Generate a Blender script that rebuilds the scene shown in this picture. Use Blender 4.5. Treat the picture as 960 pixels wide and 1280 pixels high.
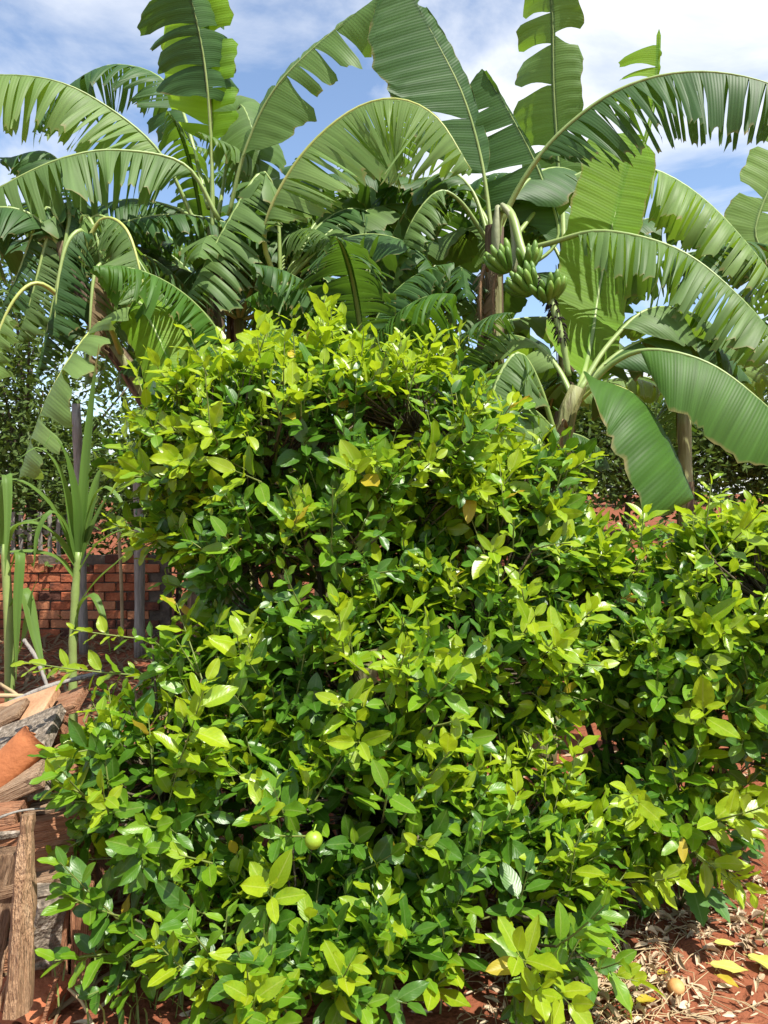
import bpy, math, random
import numpy as np
from mathutils import Vector, Matrix, noise

# ------------------------------------------------------------------ clear
for o in list(bpy.data.objects):
    bpy.data.objects.remove(o)
SC = bpy.context.scene
COL = SC.collection
R = math.radians

# ------------------------------------------------------------------ camera
FPX, IW, IH, HZ, CAMZ = 967.0, 960.0, 1280.0, 615.0, 1.55
PITCH = math.atan((640.0 - HZ) / FPX)
cam = bpy.data.cameras.new('camera')
cam.sensor_fit = 'VERTICAL'
cam.sensor_height = 24.0
cam.lens = 24.0 * FPX / IH
cam.clip_start = 0.05
cam.clip_end = 2000
co = bpy.data.objects.new('camera', cam)
COL.objects.link(co)
co.location = (0, 0, CAMZ)
co.rotation_euler = (math.pi / 2 - PITCH, 0, 0)
SC.camera = co

# ------------------------------------------------------------------ sky, sun, exposure
SUN = Vector((0.34, -0.36, 0.87)).normalized()
EL = math.asin(SUN.z)
AZ = math.atan2(SUN.x, SUN.y)
world = bpy.data.worlds.new('World')
SC.world = world
world.use_nodes = True
wn, wl = world.node_tree.nodes, world.node_tree.links
bg = wn['Background']
bg.inputs['Strength'].default_value = 0.13
sky = wn.new('ShaderNodeTexSky')
sky.sky_type = 'NISHITA'
sky.sun_disc = False
sky.sun_elevation = EL
sky.sun_rotation = AZ
sky.air_density = 1.0
sky.dust_density = 0.4
sky.ozone_density = 2.5
tc = wn.new('ShaderNodeTexCoord')
sep = wn.new('ShaderNodeSeparateXYZ')
wl.new(tc.outputs['Generated'], sep.inputs[0])
zz = wn.new('ShaderNodeMath'); zz.operation = 'MAXIMUM'; zz.inputs[1].default_value = 0.0
wl.new(sep.outputs['Z'], zz.inputs[0])
za = wn.new('ShaderNodeMath'); za.operation = 'ADD'; za.inputs[1].default_value = 0.35
wl.new(zz.outputs[0], za.inputs[0])
dv = wn.new('ShaderNodeVectorMath'); dv.operation = 'DIVIDE'
cmb = wn.new('ShaderNodeCombineXYZ')
for i in range(3):
    wl.new(za.outputs[0], cmb.inputs[i])
wl.new(tc.outputs['Generated'], dv.inputs[0]); wl.new(cmb.outputs[0], dv.inputs[1])
mp = wn.new('ShaderNodeMapping')
mp.inputs['Location'].default_value = (3.1, 0.4, 0)
mp.inputs['Scale'].default_value = (1.0, 1.0, 0.6)
wl.new(dv.outputs[0], mp.inputs['Vector'])
cn = wn.new('ShaderNodeTexNoise')
cn.inputs['Scale'].default_value = 1.9
cn.inputs['Detail'].default_value = 9
cn.inputs['Roughness'].default_value = 0.56
cn.inputs['Distortion'].default_value = 0.5
wl.new(mp.outputs[0], cn.inputs['Vector'])
cr = wn.new('ShaderNodeValToRGB')
cr.color_ramp.elements[0].position = 0.42
cr.color_ramp.elements[1].position = 0.60
cr.color_ramp.elements[0].color = (0.03, 0.03, 0.03, 1)
wl.new(cn.outputs['Fac'], cr.inputs['Fac'])
mx = wn.new('ShaderNodeMix'); mx.data_type = 'RGBA'
mx.inputs['B'].default_value = (5.1, 5.25, 5.5, 1)
wl.new(cr.outputs['Color'], mx.inputs['Factor'])
wl.new(sky.outputs['Color'], mx.inputs['A'])
wl.new(mx.outputs['Result'], bg.inputs['Color'])

sl = bpy.data.lights.new('sun', 'SUN')
sl.energy = 5.0
sl.angle = R(0.5)
sl.color = (1.0, 0.955, 0.87)
so = bpy.data.objects.new('sun', sl)
COL.objects.link(so)
so.location = (6, -4, 12)
so.rotation_euler = SUN.to_track_quat('Z', 'Y').to_euler()

vs = SC.view_settings
vs.view_transform = 'Standard'
vs.look = 'None'
vs.exposure = 0.8
vs.gamma = 1.0
vs.use_curve_mapping = False
SC.render.engine = 'CYCLES'
SC.cycles.max_bounces = 8
SC.cycles.transmission_bounces = 6

# ------------------------------------------------------------------ helpers
cp, sp_ = math.cos(PITCH), math.sin(PITCH)

def W(px, py, d):
    """world point on the ray of a photo pixel (960x1280) at distance d along +Y"""
    x, y, z = px - 480.0, -(py - 640.0), FPX
    wy = z * cp + y * sp_
    wz = -z * sp_ + y * cp
    k = d / wy
    return Vector((x * k, d, CAMZ + wz * k))

def project(P):
    """N,3 -> px,py,depth"""
    x = P[:, 0]; y = P[:, 1]; z = P[:, 2] - CAMZ
    zf = y * cp - z * sp_
    yu = y * sp_ + z * cp
    return 480 + FPX * x / zf, 640 - FPX * yu / zf, zf

def sstep(a, b, x):
    t = min(1, max(0, (x - a) / (b - a)))
    return t * t * (3 - 2 * t)

def gz(x, y):
    """height of the ground"""
    h = sstep(6.0, 10.5, y) * sstep(-1.2, 1.2, x) * 0.95
    h += 0.035 * noise.noise((x * 0.9, y * 0.9, 0.3)) + 0.012 * noise.noise((x * 4, y * 4, 1.7))
    return h

def GP(px, py):
    """point of the ground seen at a pixel (near, flat part)"""
    d = 2.0
    for _ in range(25):
        p = W(px, py, d)
        q = W(px, py, d + 0.01)
        e = p.z - gz(p.x, p.y)
        s = ((q.z - gz(q.x, q.y)) - e) / 0.01
        if abs(s) < 1e-6: break
        d = max(0.5, d - e / s)
    p = W(px, py, d)
    return Vector((p.x, p.y, gz(p.x, p.y)))

class MB:
    def __init__(s):
        s.v, s.f, s.uv, s.m = [], [], [], []
    def add(s, vs, fs, uvs=None, m=0):
        b = len(s.v)
        s.v += [tuple(p) for p in vs]
        for f in fs:
            s.f.append(tuple(b + i for i in f))
            s.m.append(m)
        s.uv += [tuple(u) for u in uvs] if uvs else [(0, 0)] * len(vs)
    def mesh(s, name, mats, smooth=True):
        me = bpy.data.meshes.new(name)
        me.from_pydata(s.v, [], s.f)
        ul = me.uv_layers.new(name='UVMap')
        idx = np.zeros(len(me.loops), dtype=np.int32)
        me.loops.foreach_get('vertex_index', idx)
        ul.data.foreach_set('uv', np.array(s.uv, dtype=np.float32)[idx].ravel())
        for m in (mats if isinstance(mats, (list, tuple)) else [mats]):
            me.materials.append(m)
        me.polygons.foreach_set('material_index', s.m)
        me.polygons.foreach_set('use_smooth', [smooth] * len(s.f))
        me.update()
        return me
    def build(s, name, mats, parent=None, smooth=True):
        return place(name, s.mesh(name, mats, smooth), parent)

def place(name, me, parent=None, loc=None):
    o = bpy.data.objects.new(name, me)
    COL.objects.link(o)
    if parent is not None:
        o.parent = parent
        # geometry is written in world space; parents are unrotated empties or meshes
        p = parent
        off = Vector((0, 0, 0))
        while p is not None:
            off += p.location
            p = p.parent
        o.location = -off if loc is None else Vector(loc) - off
    elif loc is not None:
        o.location = loc
    return o

def tag(o, label=None, cat=None, group=None, kind=None):
    if label: o['label'] = label
    if cat: o['category'] = cat
    if group: o['group'] = group
    if kind: o['kind'] = kind
    return o

def empty(name, loc, label, cat, group=None):
    o = bpy.data.objects.new(name, None)
    o.empty_display_size = 0.1
    COL.objects.link(o)
    o.location = loc
    return tag(o, label, cat, group)

def catmull(pts, n):
    P = [Vector(p) for p in pts]
    P = [P[0] * 2 - P[1]] + P + [P[-1] * 2 - P[-2]]
    dense = []
    for i in range(1, len(P) - 2):
        for k in range(16):
            t = k / 16
            a, b, c, d = P[i - 1], P[i], P[i + 1], P[i + 2]
            dense.append(0.5 * ((2 * b) + (c - a) * t + (2 * a - 5 * b + 4 * c - d) * t * t + (3 * b - a - 3 * c + d) * t ** 3))
    dense.append(P[-2])
    L = [0.0]
    for a, b in zip(dense, dense[1:]):
        L.append(L[-1] + (b - a).length)
    out = []
    j = 0
    for i in range(n):
        s = L[-1] * i / (n - 1)
        while j < len(L) - 2 and L[j + 1] < s:
            j += 1
        seg = L[j + 1] - L[j]
        t = (s - L[j]) / seg if seg > 1e-9 else 0
        out.append(dense[j].lerp(dense[j + 1], min(1, t)))
    return out, L[-1]

def tube(mb, pts, radii, sides=8, m=0, flat=1.0, cap=True):
    n = len(pts)
    T = [(pts[min(i + 1, n - 1)] - pts[max(i - 1, 0)]).normalized() for i in range(n)]
    a = Vector((0, 0, 1)) if abs(T[0].z) < 0.9 else Vector((1, 0, 0))
    A = T[0].cross(a).normalized()
    vs, uvs, fs = [], [], []
    ln = 0
    for i in range(n):
        A = (A - T[i] * A.dot(T[i])).normalized()
        B = T[i].cross(A)
        if i: ln += (pts[i] - pts[i - 1]).length
        for k in range(sides):
            an = 2 * math.pi * k / sides
            vs.append(pts[i] + A * math.cos(an) * radii[i] + B * math.sin(an) * radii[i] * flat)
            uvs.append((ln, k / sides))
    for i in range(n - 1):
        for k in range(sides):
            k2 = (k + 1) % sides
            fs.append((i * sides + k, i * sides + k2, (i + 1) * sides + k2, (i + 1) * sides + k))
    if cap:
        fs.append(tuple(range(sides))[::-1])
        fs.append(tuple((n - 1) * sides + k for k in range(sides)))
    mb.add(vs, fs, uvs, m)

# ------------------------------------------------------------------ materials
def newmat(name):
    m = bpy.data.materials.new(name)
    m.use_nodes = True
    nt = m.node_tree
    return m, nt.nodes, nt.links, nt.nodes['Principled BSDF'], nt.nodes['Material Output']

def ramp(n, stops):
    r = n.new('ShaderNodeValToRGB')
    e = r.color_ramp.elements
    while len(e) < len(stops):
        e.new(0.5)
    for i, (p, c) in enumerate(stops):
        e[i].position = p
        e[i].color = (*c, 1) if len(c) == 3 else c
    return r

def noise_mat(name, stops, scale=6, detail=6, rough=0.85, bump=0.3, bscale=None, coord='Object', stretch=None, spec=0.3, dist=0.02, rnd=0.0):
    m, n, l, b, out = newmat(name)
    t = n.new('ShaderNodeTexCoord')
    src = t.outputs[coord]
    if stretch:
        mpn = n.new('ShaderNodeMapping'); mpn.inputs['Scale'].default_value = stretch
        l.new(src, mpn.inputs['Vector']); src = mpn.outputs[0]
    a = n.new('ShaderNodeTexNoise')
    a.inputs['Scale'].default_value = scale; a.inputs['Detail'].default_value = detail; a.inputs['Roughness'].default_value = 0.65
    l.new(src, a.inputs['Vector'])
    fac = a.outputs['Fac']
    if rnd:
        oi = n.new('ShaderNodeObjectInfo')
        ma = n.new('ShaderNodeMath'); ma.operation = 'MULTIPLY_ADD'; ma.inputs[1].default_value = rnd; 
        l.new(oi.outputs['Random'], ma.inputs[0]); l.new(fac, ma.inputs[2])
        sb = n.new('ShaderNodeMath'); sb.operation = 'SUBTRACT'; sb.inputs[1].default_value = rnd / 2
        l.new(ma.outputs[0], sb.inputs[0]); fac = sb.outputs[0]
    r = ramp(n, stops)
    l.new(fac, r.inputs['Fac'])
    l.new(r.outputs['Color'], b.inputs['Base Color'])
    b.inputs['Roughness'].default_value = rough
    b.inputs['Specular IOR Level'].default_value = spec
    if bump:
        c = n.new('ShaderNodeTexNoise')
        c.inputs['Scale'].default_value = bscale or scale * 4; c.inputs['Detail'].default_value = 5
        l.new(src, c.inputs['Vector'])
        bp = n.new('ShaderNodeBump'); bp.inputs['Strength'].default_value = bump; bp.inputs['Distance'].default_value = dist
        l.new(c.outputs['Fac'], bp.inputs['Height']); l.new(bp.outputs[0], b.inputs['Normal'])
    return m

def leaf_mat(name, c0, c1, trans=0.35, tcol=None, rough=0.4, spec=0.5, kind='citrus', vein=None):
    """two-lobe leaf: glossy diffuse mixed with translucency, veins from the UVs"""
    m, n, l, b, out = newmat(name)
    geo = n.new('ShaderNodeNewGeometry'); oi = n.new('ShaderNodeObjectInfo')
    ad = n.new('ShaderNodeMath'); ad.operation = 'ADD'
    l.new(geo.outputs['Random Per Island'], ad.inputs[0]); l.new(oi.outputs['Random'], ad.inputs[1])
    fr = n.new('ShaderNodeMath'); fr.operation = 'FRACT'; l.new(ad.outputs[0], fr.inputs[0])
    tcn = n.new('ShaderNodeTexCoord')
    nz = n.new('ShaderNodeTexNoise'); nz.inputs['Scale'].default_value = 14 if kind == 'citrus' else 2.2
    nz.inputs['Detail'].default_value = 4
    l.new(tcn.outputs['Object'], nz.inputs['Vector'])
    mf = n.new('ShaderNodeMath'); mf.operation = 'MULTIPLY_ADD'; mf.inputs[1].default_value = 0.55 if kind == 'citrus' else 0.3
    l.new(fr.outputs[0], mf.inputs[0])
    ms = n.new('ShaderNodeMath'); ms.operation = 'MULTIPLY_ADD'; ms.inputs[1].default_value = 0.9; ms.inputs[2].default_value = -0.22 if kind == 'citrus' else -0.1
    l.new(nz.outputs['Fac'], ms.inputs[0]); l.new(ms.outputs[0], mf.inputs[2])
    r = ramp(n, [(0.0, c0), (1.0, c1)])
    l.new(mf.outputs[0], r.inputs['Fac'])
    col = r.outputs['Color']
    uv = n.new('ShaderNodeUVMap'); uv.uv_map = 'UVMap'
    sx = n.new('ShaderNodeSeparateXYZ'); l.new(uv.outputs[0], sx.inputs[0])
    bp = n.new('ShaderNodeBump')
    if kind == 'citrus':
        # u 0..1 along, v -1..1 across: pale midrib + side veins
        ab = n.new('ShaderNodeMath'); ab.operation = 'ABSOLUTE'; l.new(sx.outputs['Y'], ab.inputs[0])
        mr = n.new('ShaderNodeMapRange'); mr.inputs['From Min'].default_value = 0.02; mr.inputs['From Max'].default_value = 0.10
        mr.inputs['To Min'].default_value = 0.55; mr.inputs['To Max'].default_value = 0.0
        l.new(ab.outputs[0], mr.inputs['Value'])
        mxc = n.new('ShaderNodeMix'); mxc.data_type = 'RGBA'
        l.new(mr.outputs[0], mxc.inputs['Factor']); l.new(col, mxc.inputs['A'])
        mxc.inputs['B'].default_value = (*(vein or (0.30, 0.36, 0.10)), 1)
        col = mxc.outputs['Result']
        bl = n.new('ShaderNodeTexNoise'); bl.inputs['Scale'].default_value = 2.6; bl.inputs['Detail'].default_value = 3; bl.noise_dimensions = '4D'
        wr = n.new('ShaderNodeMath'); wr.operation = 'MULTIPLY'; wr.inputs[1].default_value = 40; l.new(fr.outputs[0], wr.inputs[0])
        l.new(uv.outputs[0], bl.inputs['Vector']); l.new(wr.outputs[0], bl.inputs['W'])
        br = n.new('ShaderNodeMapRange'); br.inputs['From Min'].default_value = 0.70; br.inputs['From Max'].default_value = 0.76
        br.inputs['To Min'].default_value = 0; br.inputs['To Max'].default_value = 0.55; l.new(bl.outputs['Fac'], br.inputs['Value'])
        mb2 = n.new('ShaderNodeMix'); mb2.data_type = 'RGBA'; l.new(br.outputs[0], mb2.inputs['Factor']); l.new(col, mb2.inputs['A'])
        mb2.inputs['B'].default_value = (0.34, 0.27, 0.07, 1); col = mb2.outputs['Result']
        k = n.new('ShaderNodeMath'); k.operation = 'MULTIPLY_ADD'; k.inputs[1].default_value = -0.35
        l.new(ab.outputs[0], k.inputs[0]); l.new(sx.outputs['X'], k.inputs[2])
        s = n.new('ShaderNodeMath'); s.operation = 'MULTIPLY'; s.inputs[1].default_value = 52
        l.new(k.outputs[0], s.inputs[0])
        sn = n.new('ShaderNodeMath'); sn.operation = 'SINE'; l.new(s.outputs[0], sn.inputs[0])
        l.new(sn.outputs[0], bp.inputs['Height'])
        bp.inputs['Strength'].default_value = 0.07; bp.inputs['Distance'].default_value = 0.002
    else:
        # metres along / across: fine parallel veins and coarser pleats
        s = n.new('ShaderNodeMath'); s.operation = 'MULTIPLY'; s.inputs[1].default_value = 2 * math.pi / 0.024
        l.new(sx.outputs['X'], s.inputs[0])
        sn = n.new('ShaderNodeMath'); sn.operation = 'SINE'; l.new(s.outputs[0], sn.inputs[0])
        cv = n.new('ShaderNodeCombineXYZ')
        q = n.new('ShaderNodeMath'); q.operation = 'MULTIPLY'; q.inputs[1].default_value = 26
        l.new(sx.outputs['X'], q.inputs[0]); l.new(q.outputs[0], cv.inputs[0])
        q2 = n.new('ShaderNodeMath'); q2.operation = 'MULTIPLY'; q2.inputs[1].default_value = 0.5
        l.new(sx.outputs['Y'], q2.inputs[0]); l.new(q2.outputs[0], cv.inputs[1])
        n2 = n.new('ShaderNodeTexNoise'); n2.inputs['Scale'].default_value = 1.0; n2.inputs['Detail'].default_value = 3
        l.new(cv.outputs[0], n2.inputs['Vector'])
        hh = n.new('ShaderNodeMath'); hh.operation = 'MULTIPLY_ADD'; hh.inputs[1].default_value = 0.25
        l.new(sn.outputs[0], hh.inputs[0]); l.new(n2.outputs['Fac'], hh.inputs[2])
        l.new(hh.outputs[0], bp.inputs['Height'])
        bp.inputs['Strength'].default_value = 0.24; bp.inputs['Distance'].default_value = 0.005
        # streaks along the veins, brown worn margins
        mr = n.new('ShaderNodeMapRange'); mr.inputs['From Min'].default_value = 0.3; mr.inputs['From Max'].default_value = 0.75
        mr.inputs['To Min'].default_value = 0.72; mr.inputs['To Max'].default_value = 1.25
        l.new(n2.outputs['Fac'], mr.inputs['Value'])
        hs = n.new('ShaderNodeMix'); hs.data_type = 'RGBA'; hs.blend_type = 'MULTIPLY'; hs.inputs['Factor'].default_value = 1
        cc = n.new('ShaderNodeCombineXYZ')
        for i in range(3): l.new(mr.outputs[0], cc.inputs[i])
        l.new(col, hs.inputs['A']); l.new(cc.outputs[0], hs.inputs['B'])
        col = hs.outputs['Result']
        en = n.new('ShaderNodeTexNoise'); en.inputs['Scale'].default_value = 9; en.inputs['Detail'].default_value = 3
        l.new(tcn.outputs['Object'], en.inputs['Vector'])
        ea = n.new('ShaderNodeMath'); ea.operation = 'MULTIPLY_ADD'; ea.inputs[1].default_value = 0.22; l.new(en.outputs['Fac'], ea.inputs[0]); l.new(sx.outputs['Y'], ea.inputs[2])
        em = n.new('ShaderNodeMapRange'); em.inputs['From Min'].default_value = 1.07; em.inputs['From Max'].default_value = 1.13
        em.inputs['To Min'].default_value = 0; em.inputs['To Max'].default_value = 0.75; l.new(ea.outputs[0], em.inputs['Value'])
        ex = n.new('ShaderNodeMix'); ex.data_type = 'RGBA'; l.new(em.outputs[0], ex.inputs['Factor']); l.new(col, ex.inputs['A'])
        ex.inputs['B'].default_value = (0.26, 0.19, 0.075, 1); col = ex.outputs['Result']
    l.new(col, b.inputs['Base Color'])
    b.inputs['Roughness'].default_value = rough
    b.inputs['Specular IOR Level'].default_value = spec
    l.new(bp.outputs[0], b.inputs['Normal'])
    tr = n.new('ShaderNodeBsdfTranslucent')
    tm = n.new('ShaderNodeMix'); tm.data_type = 'RGBA'; tm.blend_type = 'MIX'; tm.inputs['Factor'].default_value = 0.75
    l.new(col, tm.inputs['A']); tm.inputs['B'].default_value = (*(tcol or (0.35, 0.5, 0.03)), 1)
    l.new(tm.outputs['Result'], tr.inputs['Color'])
    sh = n.new('ShaderNodeMixShader'); sh.inputs[0].default_value = trans
    l.new(b.outputs[0], sh.inputs[1]); l.new(tr.outputs[0], sh.inputs[2])
    l.new(sh.outputs[0], out.inputs['Surface'])
    return m

M = {}
M['soil'] = noise_mat('red_soil', [(0.25, (0.12, 0.036, 0.018)), (0.5, (0.215, 0.072, 0.036)), (0.78, (0.30, 0.115, 0.062))], scale=2.2, detail=10, rough=0.95, bump=0.9, bscale=26, spec=0.1, dist=0.03)
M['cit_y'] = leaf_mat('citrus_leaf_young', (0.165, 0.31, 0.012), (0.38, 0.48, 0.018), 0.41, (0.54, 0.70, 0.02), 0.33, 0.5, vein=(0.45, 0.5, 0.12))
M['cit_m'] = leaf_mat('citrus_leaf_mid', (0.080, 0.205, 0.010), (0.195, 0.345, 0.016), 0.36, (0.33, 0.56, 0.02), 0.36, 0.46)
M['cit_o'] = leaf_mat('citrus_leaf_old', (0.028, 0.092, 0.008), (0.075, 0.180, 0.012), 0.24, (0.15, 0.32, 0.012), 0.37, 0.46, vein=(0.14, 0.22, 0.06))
M['cit_s'] = leaf_mat('citrus_leaf_sick', (0.36, 0.30, 0.02), (0.52, 0.40, 0.03), 0.35, (0.65, 0.5, 0.05), 0.5, 0.4, vein=(0.5, 0.4, 0.1))
M['ban_d'] = leaf_mat('banana_leaf_dark', (0.027, 0.076, 0.021), (0.070, 0.145, 0.036), 0.26, (0.18, 0.36, 0.02), 0.5, 0.24, 'banana')
M['ban_m'] = leaf_mat('banana_leaf_mid', (0.072, 0.145, 0.035), (0.150, 0.235, 0.070), 0.33, (0.27, 0.48, 0.02), 0.5, 0.24, 'banana')
M['ban_l'] = leaf_mat('banana_leaf_light', (0.12, 0.215, 0.050), (0.22, 0.325, 0.100), 0.35, (0.38, 0.62, 0.02), 0.5, 0.24, 'banana')
M['ban_y'] = leaf_mat('banana_leaf_fresh', (0.11, 0.26, 0.015), (0.20, 0.36, 0.025), 0.52, (0.48, 0.74, 0.02), 0.55, 0.22, 'banana')
M['ban_w'] = leaf_mat('banana_leaf_warm', (0.038, 0.105, 0.014), (0.085, 0.185, 0.028), 0.30, (0.2, 0.42, 0.02), 0.5, 0.2, 'banana')
M['ban_dry'] = leaf_mat('banana_leaf_dry', (0.16, 0.11, 0.06), (0.30, 0.22, 0.12), 0.25, (0.4, 0.28, 0.12), 0.8, 0.2, 'banana')
M['cane'] = leaf_mat('cane_leaf', (0.075, 0.17, 0.025), (0.17, 0.28, 0.06), 0.32, (0.32, 0.5, 0.04), 0.5, 0.25, 'banana')
M['shrub'] = leaf_mat('shrub_leaf', (0.03, 0.065, 0.014), (0.09, 0.14, 0.03), 0.28, (0.17, 0.27, 0.03), 0.55, 0.2)
M['weed'] = leaf_mat('weed_leaf', (0.05, 0.15, 0.02), (0.09, 0.21, 0.03), 0.3, (0.2, 0.42, 0.03), 0.5, 0.4, vein=(0.2, 0.32, 0.1))
M['rib'] = noise_mat('banana_midrib', [(0.3, (0.17, 0.26, 0.06)), (0.7, (0.30, 0.38, 0.12))], scale=3, rough=0.45, bump=0.15, spec=0.5)
M['rib_y'] = noise_mat('banana_midrib_yellow', [(0.3, (0.30, 0.36, 0.07)), (0.7, (0.45, 0.48, 0.14))], scale=3, rough=0.45, bump=0.15, spec=0.5)
M['pseudo'] = noise_mat('banana_pseudostem', [(0.25, (0.10, 0.06, 0.035)), (0.45, (0.20, 0.20, 0.08)), (0.75, (0.32, 0.34, 0.15))], scale=5, rough=0.6, bump=0.8, bscale=10, stretch=(4.5, 4.5, 0.45), spec=0.35)
M['pseudo_b'] = noise_mat('banana_sheath_brown', [(0.3, (0.030, 0.020, 0.014)), (0.5, (0.10, 0.065, 0.04)), (0.72, (0.24, 0.20, 0.10))], scale=5, rough=0.75, bump=0.9, bscale=10, stretch=(5, 5, 0.5))
M['bract'] = noise_mat('banana_bract', [(0.3, (0.22, 0.25, 0.13)), (0.7, (0.36, 0.37, 0.22))], scale=6, rough=0.5, bump=0.2)
M['fruit_g'] = noise_mat('green_banana', [(0.3, (0.075, 0.165, 0.015)), (0.75, (0.175, 0.29, 0.035))], scale=7, rough=0.5, bump=0.1, spec=0.5, rnd=0.4)
M['black'] = noise_mat('dry_flower', [(0.3, (0.012, 0.010, 0.008)), (0.7, (0.05, 0.035, 0.025))], scale=20, rough=0.9, bump=0.5)
M['lime'] = noise_mat('lime_peel', [(0.3, (0.14, 0.26, 0.015)), (0.7, (0.28, 0.39, 0.03))], scale=8, rough=0.38, bump=0.25, bscale=160, spec=0.5, dist=0.002)
M['orange'] = noise_mat('orange_peel', [(0.3, (0.55, 0.22, 0.02)), (0.7, (0.70, 0.36, 0.05))], scale=6, rough=0.4, bump=0.25, bscale=160, spec=0.5, dist=0.002)
M['orange_old'] = noise_mat('orange_peel_faded', [(0.35, (0.42, 0.17, 0.05)), (0.5, (0.60, 0.30, 0.10)), (0.7, (0.68, 0.40, 0.17))], scale=9, rough=0.6, bump=0.25, bscale=120, dist=0.002)
M['bark'] = noise_mat('citrus_bark', [(0.3, (0.06, 0.045, 0.03)), (0.7, (0.17, 0.14, 0.09))], scale=12, rough=0.85, bump=0.5)
M['twig'] = noise_mat('green_twig', [(0.3, (0.10, 0.14, 0.03)), (0.7, (0.20, 0.24, 0.06))], scale=12, rough=0.6, bump=0.1)
M['brick'] = noise_mat('red_clay_brick', [(0.22, (0.09, 0.035, 0.022)), (0.5, (0.34, 0.095, 0.04)), (0.8, (0.42, 0.17, 0.08))], scale=4, rough=0.9, bump=0.6, bscale=40, rnd=0.85)
M['mortar'] = noise_mat('mortar', [(0.3, (0.05, 0.04, 0.032)), (0.7, (0.15, 0.115, 0.085))], scale=9, rough=0.95, bump=0.5)
M['clay_tan'] = noise_mat('tan_clay', [(0.25, (0.28, 0.14, 0.07)), (0.55, (0.44, 0.24, 0.13)), (0.8, (0.52, 0.33, 0.20))], scale=7, rough=0.9, bump=0.4, bscale=50)
M['wood_v'] = noise_mat('split_stake_wood', [(0.25, (0.20, 0.105, 0.05)), (0.5, (0.42, 0.25, 0.135)), (0.8, (0.55, 0.38, 0.23))], scale=4, rough=0.9, bump=1.0, bscale=14, stretch=(14, 14, 0.8), dist=0.03)
M['clay'] = noise_mat('terracotta_tile', [(0.25, (0.30, 0.10, 0.035)), (0.55, (0.44, 0.155, 0.055)), (0.8, (0.52, 0.24, 0.11))], scale=5, rough=0.8, bump=0.3, bscale=50, rnd=0.2)
M['wood'] = noise_mat('weathered_wood', [(0.22, (0.10, 0.055, 0.03)), (0.5, (0.31, 0.19, 0.11)), (0.8, (0.48, 0.34, 0.22))], scale=4, rough=0.9, bump=1.0, bscale=16, stretch=(0.7, 11, 11), dist=0.03, rnd=0.25)
M['wood_r'] = noise_mat('reddish_wood', [(0.22, (0.13, 0.05, 0.025)), (0.5, (0.36, 0.16, 0.08)), (0.8, (0.50, 0.28, 0.16))], scale=4, rough=0.9, bump=1.0, bscale=16, stretch=(0.7, 11, 11), dist=0.03, rnd=0.2)
M['grey'] = noise_mat('lichened_board', [(0.36, (0.08, 0.065, 0.05)), (0.54, (0.22, 0.175, 0.13)), (0.70, (0.42, 0.37, 0.31))], scale=45, rough=0.95, bump=0.8, bscale=60)
M['postg'] = noise_mat('grey_post', [(0.3, (0.16, 0.14, 0.12)), (0.7, (0.38, 0.35, 0.31))], scale=7, rough=0.9, bump=0.5, stretch=(5, 5, 0.6))
M['dry'] = leaf_mat('dry_leaf', (0.26, 0.16, 0.08), (0.74, 0.62, 0.44), 0.15, (0.5, 0.33, 0.15), 0.8, 0.2, vein=(0.5, 0.38, 0.22))
M['straw'] = noise_mat('straw', [(0.3, (0.25, 0.17, 0.08)), (0.7, (0.55, 0.42, 0.24))], scale=3, rough=0.8, bump=0)
M['fallen_y'] = leaf_mat('fallen_yellow_leaf', (0.42, 0.44, 0.05), (0.62, 0.58, 0.16), 0.3, (0.6, 0.6, 0.1), 0.6, 0.3, vein=(0.6, 0.56, 0.25))
M['grass'] = leaf_mat('grass_blade', (0.06, 0.12, 0.02), (0.14, 0.20, 0.05), 0.3, (0.25, 0.4, 0.05), 0.5, 0.3)

# ------------------------------------------------------------------ ground
def build_ground():
    xs = sorted(set([-160, -90, -50, -28, -16, -10] + [round(-7 + 0.25 * i, 3) for i in range(0, 17)] + [round(-2.8 + 0.05 * i, 3) for i in range(113)] + [round(3 + 0.25 * i, 3) for i in range(17)] + [10, 16, 28, 50, 90, 160]))
    ys = sorted(set([-40, -15, -5] + [round(-2 + 0.25 * i, 3) for i in range(15)] + [round(1.6 + 0.05 * i, 3) for i in range(68)] + [round(5 + 0.3 * i, 3) for i in range(24)] + [13, 16, 22, 32, 50, 90, 160, 240]))
    mb = MB()
    vs = []
    for y in ys:
        for x in xs:
            z = gz(x, y)
            if 1 < y < 5.2 and abs(x) < 3:
                z += 0.010 * noise.noise((x * 11, y * 11, 5)) + 0.006 * noise.noise((x * 27, y * 27, 9))
            vs.append((x, y, z))
    nx = len(xs)
    fs = [(j * nx + i, j * nx + i + 1, (j + 1) * nx + i + 1, (j + 1) * nx + i) for j in range(len(ys) - 1) for i in range(nx - 1)]
    mb.add(vs, fs, [(v[0], v[1]) for v in vs])
    tag(mb.build('ground', M['soil']), 'red clay soil of the garden', 'ground', kind='structure')
build_ground()

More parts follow.
